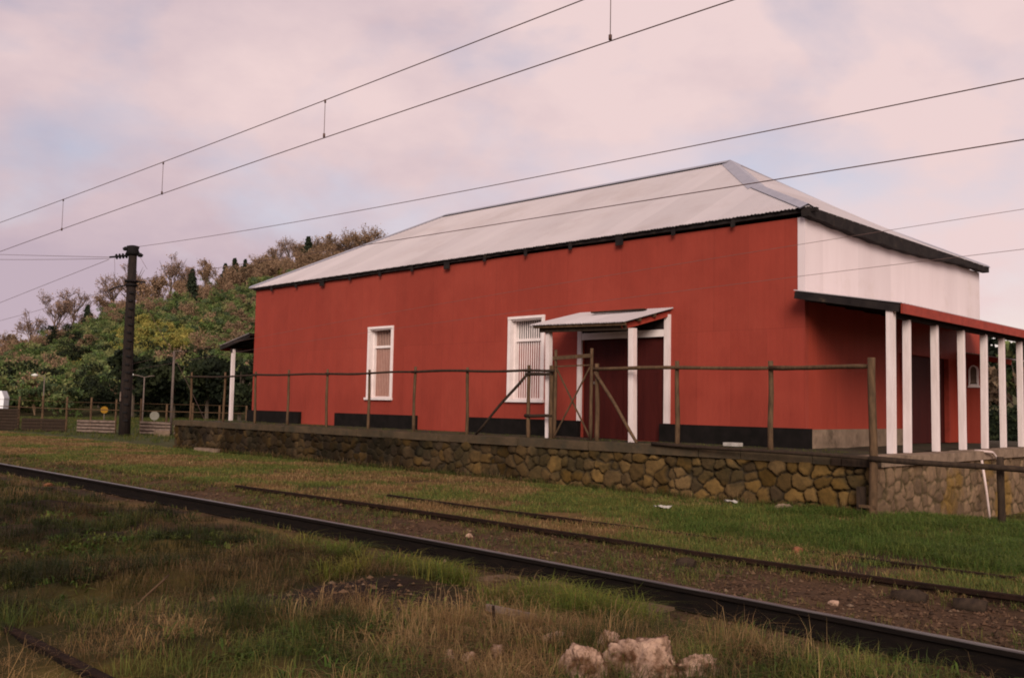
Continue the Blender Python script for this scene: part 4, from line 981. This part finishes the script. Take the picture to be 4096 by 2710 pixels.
def leafy_crown(H, Rr, pal, seed, clumps=46, per=58, leaf=.30, base=.18):
    rng = np.random.default_rng(seed); V = []; Q = []; C = []; k = 0
    lobes = [(rng.normal(0, Rr * .42), rng.normal(0, Rr * .42), H * rng.uniform(.40, .78), Rr * rng.uniform(.42, .68)) for _ in range(6)]
    for c_ in range(clumps):
        lx, ly, lz, lr = lobes[rng.integers(0, 6)]
        d = rng.normal(size=3); d /= np.linalg.norm(d); rr = lr * rng.uniform(.55, 1.0)
        p = np.array([lx, ly, lz]) + d * rr * np.array([1, 1, .85])
        if p[2] < H * base: p[2] = H * base + rng.uniform(0, .4)
        cr = Rr * rng.uniform(.15, .26); n = int(per * rng.uniform(.6, 1.3))
        q = rng.normal(size=(n, 3)); q = q / (np.linalg.norm(q, axis=1)[:, None]) * (rng.random((n, 1)) ** .4) * cr * np.array([1.15, 1.15, .75])
        col = pal[rng.integers(0, len(pal))] * rng.uniform(.75, 1.25) * rng.normal(1, .12, (n, 1)).clip(.5, 1.6)
        v, f, c2 = leaf_quads(p + q, np.full(n, leaf), col, rng); V.append(v); Q.append(f + k); C.append(c2); k += len(v)
    return np.concatenate(V), np.concatenate(Q), np.concatenate(C)

def bare_crown(H, Rr, seed, pal, twigs=True, leaves=500):
    rng = np.random.default_rng(seed); segs = []
    def grow_b(p, d, l, r, lev):
        q = p + d * l
        segs.append((p, q, r, r * .62))
        if lev == 0: return
        for _ in range(rng.integers(3, 5)):
            nd = d + rng.normal(0, .42, 3); nd[2] += .22; nd /= np.linalg.norm(nd)
            grow_b(p + d * l * rng.uniform(.45, 1.0), nd, l * rng.uniform(.55, .78), r * .55, lev - 1)
    for _ in range(5):
        a = rng.uniform(0, 6.28); sp = Rr / H
        d = np.array([math.cos(a) * sp * .8, math.sin(a) * sp * .8, 1.0]); d /= np.linalg.norm(d)
        grow_b(np.array([0, 0, H * rng.uniform(.22, .42)]), d, H * .26, .085, 4 if twigs else 3)
    V = []; Q = []; C = []; k = 0
    P = np.array([s_[0] for s_ in segs]); E_ = np.array([s_[1] for s_ in segs]); r0 = np.array([max(s_[2], .020) for s_ in segs]); r1 = np.array([max(s_[3], .015) for s_ in segs])
    d = E_ - P; d /= np.linalg.norm(d, axis=1)[:, None] + 1e-9; u = np.cross(d, [.3, .2, .93]); u /= np.linalg.norm(u, axis=1)[:, None] + 1e-9; w = np.cross(d, u)
    ring = lambda c_, r_: [c_ + (u * math.cos(a) + w * math.sin(a)) * r_[:, None] for a in (0, 2.094, 4.188)]
    V = np.stack(ring(P, r0) + ring(E_, r1), 1).reshape(-1, 3); i = np.arange(len(P)) * 6
    Q = np.concatenate([np.stack([i + a, i + b, i + 3 + b, i + 3 + a], 1) for a, b in ((0, 1), (1, 2), (2, 0))])
    C = np.repeat(pal[rng.integers(0, len(pal), len(P))] * rng.normal(1, .15, (len(P), 1)).clip(.5, 1.5), 6, 0)
    if leaves:
        tips = E_[rng.integers(0, len(E_), leaves)] + rng.normal(0, .18, (leaves, 3))
        v, f, c2 = leaf_quads(tips, np.full(leaves, .15), pal[rng.integers(0, len(pal), leaves)] * 1.25, rng); Q = np.concatenate([Q, f + len(V)]); V = np.concatenate([V, v]); C = np.concatenate([C, c2])
    return V, Q, C

def conifer_crown(H, Rr, seed, pal):
    rng = np.random.default_rng(seed); n = 2600
    t = rng.random(n) ** .8; a = rng.uniform(0, 6.28, n); tier = .82 + .18 * np.cos(t * 60)
    rr = Rr * (1.05 - t) * np.sqrt(rng.random(n)) * tier * (.8 + .3 * np.sin(a * 3 + t * 9) + .25 * np.sin(t * 23 + a)) + .10
    p = np.stack([np.cos(a) * rr, np.sin(a) * rr, H * (.12 + .88 * t) - rr * .25], 1)
    col = pal[rng.integers(0, len(pal), n)] * rng.normal(1, .2, (n, 1)).clip(.4, 1.6)
    return leaf_quads(p, np.full(n, .26), col, rng, .5)

PG = np.array([[.045, .066, .018], [.066, .080, .028], [.086, .088, .032], [.036, .050, .022]]) * 1.9
PY_ = np.array([[.17, .150, .034], [.135, .130, .032], [.10, .110, .030], [.19, .155, .040]]) * 1.55
PD = np.array([[.016, .022, .009], [.024, .030, .011], [.013, .018, .009]])
PT = np.array([[.27, .17, .10], [.22, .14, .085], [.17, .11, .07]]) * 1.0
PB = np.array([[.20, .13, .095], [.16, .105, .08], [.25, .165, .115]]) * 1.1
PC = np.array([[.026, .036, .020], [.036, .046, .024]])
PO = np.array([[.22, .145, .085], [.19, .125, .072], [.16, .11, .065]]) * .95

lite = {}
protos = {}
def proto(kind, seed):
    rng = np.random.default_rng(seed)
    if kind == 'green': V, Q, C = leafy_crown(7, 3.2, PG, seed); tv = trunk_arrays(7, .22, rng)
    elif kind == 'yellow': V, Q, C = leafy_crown(5.5, 3.0, PY_, seed); tv = trunk_arrays(5.5, .2, rng)
    elif kind == 'dark': V, Q, C = leafy_crown(7.5, 3.6, PD, seed, 60, 60, .32, .06); tv = trunk_arrays(7.5, .25, rng)
    elif kind == 'tan': V, Q, C = bare_crown(7.0, 2.6, seed, PT, True, 900); tv = trunk_arrays(7, .17, rng, 4, .45)
    elif kind == 'rust': V, Q, C = leafy_crown(6.0, 2.3, PO, seed, 34, 40, .22, .15); tv = trunk_arrays(6, .15, rng, 4)
    elif kind == 'bare': V, Q, C = bare_crown(9.5, 4.2, seed, PB, True, 500); tv = trunk_arrays(9.5, .22, rng, 4, .5, .55)
    elif kind == 'slim': V, Q, C = bare_crown(9.0, 1.9, seed, PT, True, 700); tv = trunk_arrays(9, .14, rng, 3, .25, .7)
    else: V, Q, C = conifer_crown(7.6, 2.7, seed, PC); tv = trunk_arrays(8.5, .2, rng, 0, .3, .9)
    return V, Q, np.clip(C, .004, 1), tv
for kd, seeds in dict(green=(1, 2, 3), yellow=(4, 5), dark=(6, 7), tan=(8, 9, 10), rust=(11, 12), bare=(13, 14, 15), slim=(16, 17), conifer=(18, 19)).items():
    protos[kd] = [proto(kd, s_ + 500) for s_ in seeds]

for kd, pal, hh, rr in (('green', PG, 7, 3.3), ('yellow', PY_, 5.5, 3.1), ('dark', PD, 7, 3.4), ('rust', PO, 6, 2.5)):
    lite[kd] = [leafy_crown(hh, rr, pal, 900 + j + len(kd), 52, 40, .20, .10) for j in range(3)]
for kd in ('tan', 'slim'):
    lite[kd] = [bare_crown(7.5, 2.6 if kd == 'tan' else 1.9, 950 + j, PT, False, 520) for j in range(3)]
mesh_cache = {}
def tree(name, kind, variant, x, y, z, scale, label, group, rot=None):
    V, Q, C, tv = protos[kind][variant % len(protos[kind])]; key = (kind, variant % len(protos[kind]))
    root = thing(name, label, 'tree', (x, y, z), group); root.scale = (scale,) * 3; root.rotation_euler = (0, 0, random.uniform(0, 6.28) if rot is None else rot)
    if key not in mesh_cache:
        c_ = np_mesh('crown', V, [Q], M['leaf'], None, C)
        me = bpy.data.meshes.new('trunk'); me.from_pydata([tuple(p) for p in tv[0]], [], tv[1]); me.materials.append(M['bark']); me.update()
        t_ = bpy.data.objects.new('trunk', me); COL.objects.link(t_); mesh_cache[key] = (c_.data, me)
    else:
        c_ = bpy.data.objects.new('crown', mesh_cache[key][0]); COL.objects.link(c_); t_ = bpy.data.objects.new('trunk', mesh_cache[key][1]); COL.objects.link(t_)
    c_.parent = root; t_.parent = root
    return root

def at_hill(az, r): return r * math.sin(R(az)), r * math.cos(R(az)), float(hill_z(np.array([az]), np.array([r]))[0]) - .2
# crest trees, one by one, left to right: (azimuth, distance, kind, scale)
crest = [(-73.2, 215, 'bare', .80), (-72.3, 214, 'rust', 1.1), (-71.4, 218, 'bare', .85), (-70.3, 212, 'bare', 1.05), (-69.4, 220, 'bare', 1.0), (-68.7, 206, 'conifer', .75), (-68.0, 222, 'slim', .75), (-67.4, 218, 'bare', 1.0),
         (-66.7, 214, 'bare', 1.05), (-66.1, 207, 'tan', 1.1), (-65.3, 212, 'tan', 1.0), (-64.5, 224, 'bare', 1.0), (-63.7, 222, 'bare', .85), (-63.3, 207, 'conifer', .8), (-62.5, 210, 'tan', 1.0),
         (-61.5, 219, 'conifer', .72), (-61.0, 214, 'conifer', .80), (-60.4, 221, 'conifer', .70), (-60.3, 206, 'rust', .9), (-59.6, 222, 'slim', .72), (-59.0, 212, 'rust', 1.0), (-58.6, 224, 'bare', .80), (-57.9, 220, 'bare', .85),
         (-57.3, 222, 'slim', .90), (-56.85, 216, 'conifer', 1.0), (-56.3, 222, 'slim', .95), (-55.7, 219, 'tan', 1.15), (-55.1, 222, 'slim', .95), (-54.5, 220, 'slim', 1.0), (-53.9, 222, 'tan', 1.2), (-53.3, 219, 'slim', 1.08), (-52.7, 222, 'bare', .95), (-52.1, 220, 'tan', 1.0), (-51.5, 222, 'slim', .9)]
desc = dict(bare='broad leafless brown tree', rust='small russet-leaved tree', conifer='dark pointed conifer', slim='slender pale bare tree', tan='bushy tan leafless tree')
ordw = ['first', 'second', 'third', 'fourth', 'fifth', 'sixth', 'seventh', 'eighth', 'ninth', 'tenth', 'eleventh', 'twelfth', 'thirteenth', 'fourteenth']
cnt = {}
for i, (az, r_, kd, s_) in enumerate(crest):
    k = cnt.get(kd, 0); cnt[kd] = k + 1; x, y, z = at_hill(az, r_)
    nm = 'conifer_tree' if kd == 'conifer' else ('russet_tree' if kd == 'rust' else 'bare_tree')
    tree(nm, kd, i, x, y, z, s_ * 1.28, f"{desc[kd]} on the hill crest, {ordw[k]} of its kind from the left", 'trees along the hill crest')
# nearer trees at the foot of the hill
foot = [(-70.6, 96, 'green', .62, 'low olive-green tree at the hill foot near the left edge'), (-67.9, 100, 'green', .7, 'rounded green tree at the hill foot left of the utility pole'),
        (-66.2, 88, 'dark', .80, 'large dark evergreen directly left of the utility pole'), (-64.0, 86, 'dark', .78, 'large dark evergreen directly behind the utility pole'),
        (-62.2, 84, 'dark', .74, 'dark evergreen between the utility pole and the slender brown post'), (-60.4, 82, 'dark', .70, 'dark evergreen behind the left veranda post of the warehouse'),
        (-58.6, 84, 'dark', .75, 'dark evergreen partly hidden by the left end of the warehouse')]
for i, (az, r_, kd, s_, lab) in enumerate(foot):
    x, y = r_ * math.sin(R(az)), r_ * math.cos(R(az)); tree('evergreen_tree' if kd == 'dark' else 'green_tree', kd, i, x, y, -.3, s_, lab, 'trees at the foot of the hill')
# the wooded slope reads as one mass
rng = np.random.default_rng(77); V = []; Q = []; C = []; k = 0
for i in range(1400):
    az = rng.uniform(-80, -48); r_ = 88 + 132 * rng.random() ** .85
    e = (r_ - 88) / 132
    u = vnoise(az, r_ * .09, 201, .33); u2 = rng.random()
    if i >= 1080:
        r_ = rng.uniform(202, 230); e = .9
        if i % 2: az = rng.uniform(-61.5, -49)
    if i >= 1080: kd = ['tan', 'slim', 'slim', 'tan'][i % 4]
    elif e < .16: kd = ['green', 'dark', 'dark', 'green', 'green', 'tan'][rng.integers(0, 6)]
    elif e > .72 and u2 < .55: kd = ['tan', 'rust', 'slim', 'tan'][rng.integers(0, 4)]
    elif e > .34 and az > -67 and u > .36 and u2 < .75: kd = 'yellow'
    elif u2 < (.30 if az > -62 else .18): kd = ['tan', 'rust'][rng.integers(0, 2)]
    elif u < .5: kd = 'green'
    else: kd = ['green', 'green', 'dark', 'yellow'][rng.integers(0, 4)]
    v, q, c_ = lite[kd][rng.integers(0, 3)]
    x, y, z = at_hill(az, r_); s_ = rng.uniform(.42, .85) * (1.05 if kd in ('tan', 'slim') else 1) * (1.28 if i >= 1080 else 1); a = rng.uniform(0, 6.28)
    sub = slice(None)
    vv = np.stack([v[:, 0] * math.cos(a) - v[:, 1] * math.sin(a), v[:, 0] * math.sin(a) + v[:, 1] * math.cos(a), v[:, 2]], 1) * s_ + np.array([x, y, z - .8])
    V.append(vv.astype(np.float32)); Q.append((q + k).astype(np.int32)); C.append(c_.astype(np.float32)); k += len(v)
tag(np_mesh('hillside_woodland', np.concatenate(V), [np.concatenate(Q)], M['leaf'], None, np.concatenate(C)), kind='stuff')

# trees, hedge and block seen behind the right-hand veranda
for i, (x, y, kd, s_, lab) in enumerate([(-14.5, 62, 'dark', .95, 'dark tree glimpsed between the white veranda posts, nearest the annex'), (-18.5, 66, 'green', 1.0, 'green tree glimpsed behind the annex roof at right'),
                                         (-21.5, 70, 'rust', 1.15, 'russet tree glimpsed between the last veranda posts'), (-17.0, 58, 'rust', .9, 'low russet tree above the dark hedge at right'), (-10.5, 60, 'green', .95, 'green tree behind the rightmost veranda post'), (-25, 74, 'dark', 1.1, 'tall dark tree furthest back behind the red annex')]):
    tree('russet_tree' if kd == 'rust' else 'green_tree', kd, i, x, y, -.2, s_, lab, 'trees behind the right veranda')
hd = thing('hedge', 'dark clipped hedge seen low between the right veranda posts', 'hedge', (-15, 52, 0))
m = MB(); m.box(-30, -4, 51.4, 52.6, -.2, 1.9); m.build('hedge_stems', M['hedge'], hd)
rng = np.random.default_rng(5); n = 9000
p = np.stack([rng.uniform(-30.2, -3.8, n), np.where(rng.random(n) < .6, rng.normal(51.35, .12, n), rng.uniform(51.3, 52.7, n)), rng.uniform(0, 2.15, n)], 1)
v, f, c_ = leaf_quads(p, np.full(n, .13), PD[rng.integers(0, 3, n)] * rng.normal(1, .25, (n, 1)).clip(.4, 1.8), rng); np_mesh('hedge_leaves', v, [f], M['leaf'], hd, np.clip(c_, .003, 1))
m = MB(); m.box(-8.15, -7.75, 28.6, 29.0, ZP - .05, 1.62); tag(m.build('concrete_pier', M['concrete']), 'short grey concrete pier beside the red annex', 'pier')

# ================================================================== SKY, SUN, CAMERA
w = bpy.data.worlds.new('World'); SC.world = w; w.use_nodes = True
nt = w.node_tree; N = nt.nodes; L = nt.links
bg = N['Background']; bg.inputs['Strength'].default_value = .10
SUN = Vector((.60, -.66, .46)).normalized()
sky = N.new('ShaderNodeTexSky'); sky.sky_type = 'NISHITA'; sky.sun_disc = False
sky.sun_elevation = math.asin(SUN.z); sky.sun_rotation = math.atan2(SUN.x, SUN.y)
sky.air_density = 1.0; sky.dust_density = 1.0
tc = N.new('ShaderNodeTexCoord'); mp = N.new('ShaderNodeMapping'); mp.inputs['Scale'].default_value = (1, 1, 1.9); mp.inputs['Location'].default_value = (.119, 7.537, 2.334)
L.new(tc.outputs['Generated'], mp.inputs['Vector'])
n1 = N.new('ShaderNodeTexNoise'); n1.inputs['Scale'].default_value = 3.3; n1.inputs['Detail'].default_value = 8; n1.inputs['Roughness'].default_value = .50; n1.inputs['Distortion'].default_value = .3
n2 = N.new('ShaderNodeTexNoise'); n2.inputs['Scale'].default_value = 2.6; n2.inputs['Detail'].default_value = 7; n2.inputs['Roughness'].default_value = .55
L.new(mp.outputs['Vector'], n1.inputs['Vector']); L.new(mp.outputs['Vector'], n2.inputs['Vector'])
cl = N.new('ShaderNodeValToRGB'); cl.color_ramp.elements[0].position = .30; cl.color_ramp.elements[1].position = .60
cl.color_ramp.elements[0].color = (4.10, 3.25, 3.75, 1); cl.color_ramp.elements[1].color = (6.35, 4.90, 4.85, 1)
dt = N.new('ShaderNodeVectorMath'); dt.operation = 'DOT_PRODUCT'; dt.inputs[1].default_value = (.77, .64, 0); L.new(tc.outputs['Generated'], dt.inputs[0])
gm = N.new('ShaderNodeMath'); gm.operation = 'MULTIPLY_ADD'; gm.inputs[1].default_value = .24; L.new(dt.outputs['Value'], gm.inputs[0]); L.new(n2.outputs['Fac'], gm.inputs[2])
L.new(gm.outputs['Value'], cl.inputs['Fac'])
gap = N.new('ShaderNodeMapRange'); gap.inputs['From Min'].default_value = .47; gap.inputs['From Max'].default_value = .70; gap.inputs['To Max'].default_value = .85
L.new(n1.outputs['Fac'], gap.inputs['Value'])
skm = N.new('ShaderNodeMixRGB'); skm.blend_type = 'MULTIPLY'; skm.inputs['Fac'].default_value = 1; skm.inputs['Color2'].default_value = (1.30, 1.02, .93, 1)
L.new(sky.outputs['Color'], skm.inputs['Color1'])
mx = N.new('ShaderNodeMixRGB'); L.new(gap.outputs['Result'], mx.inputs['Fac']); L.new(cl.outputs['Color'], mx.inputs['Color1']); L.new(skm.outputs['Color'], mx.inputs['Color2'])
L.new(mx.outputs['Color'], bg.inputs['Color'])

sd_ = bpy.data.lights.new('sun', 'SUN'); sd_.energy = 2.35; sd_.angle = R(28); sd_.color = (1, .90, .80)
so = bpy.data.objects.new('sun', sd_); so.rotation_euler = SUN.to_track_quat('Z', 'Y').to_euler(); so.location = (10, -10, 20); COL.objects.link(so)

cd_ = bpy.data.cameras.new('camera'); cam = bpy.data.objects.new('camera', cd_); COL.objects.link(cam)
cd_.sensor_fit = 'HORIZONTAL'; cd_.sensor_width = 36; cd_.lens = 33.385; cd_.clip_start = .05; cd_.clip_end = 6000
yaw, pitch, roll = .7771, .0699, .0194
fwd = Vector((-math.sin(yaw) * math.cos(pitch), math.cos(yaw) * math.cos(pitch), math.sin(pitch))); rt = Vector((math.cos(yaw), math.sin(yaw), 0)); up = rt.cross(fwd)
r2 = rt * math.cos(roll) + up * math.sin(roll); u2 = up * math.cos(roll) - rt * math.sin(roll)
mw = Matrix((r2, u2, -fwd)).transposed().to_4x4(); mw.translation = (0, 0, 1.7); cam.matrix_world = mw
SC.camera = cam
SC.view_settings.view_transform = 'Standard'; SC.view_settings.look = 'None'; SC.view_settings.exposure = .42; SC.view_settings.gamma = 1
SC.cycles.filter_width = 1.9
SC.cycles.max_bounces = 6; SC.cycles.diffuse_bounces = 3; SC.cycles.transparent_max_bounces = 6
SC.cycles.use_denoising = True
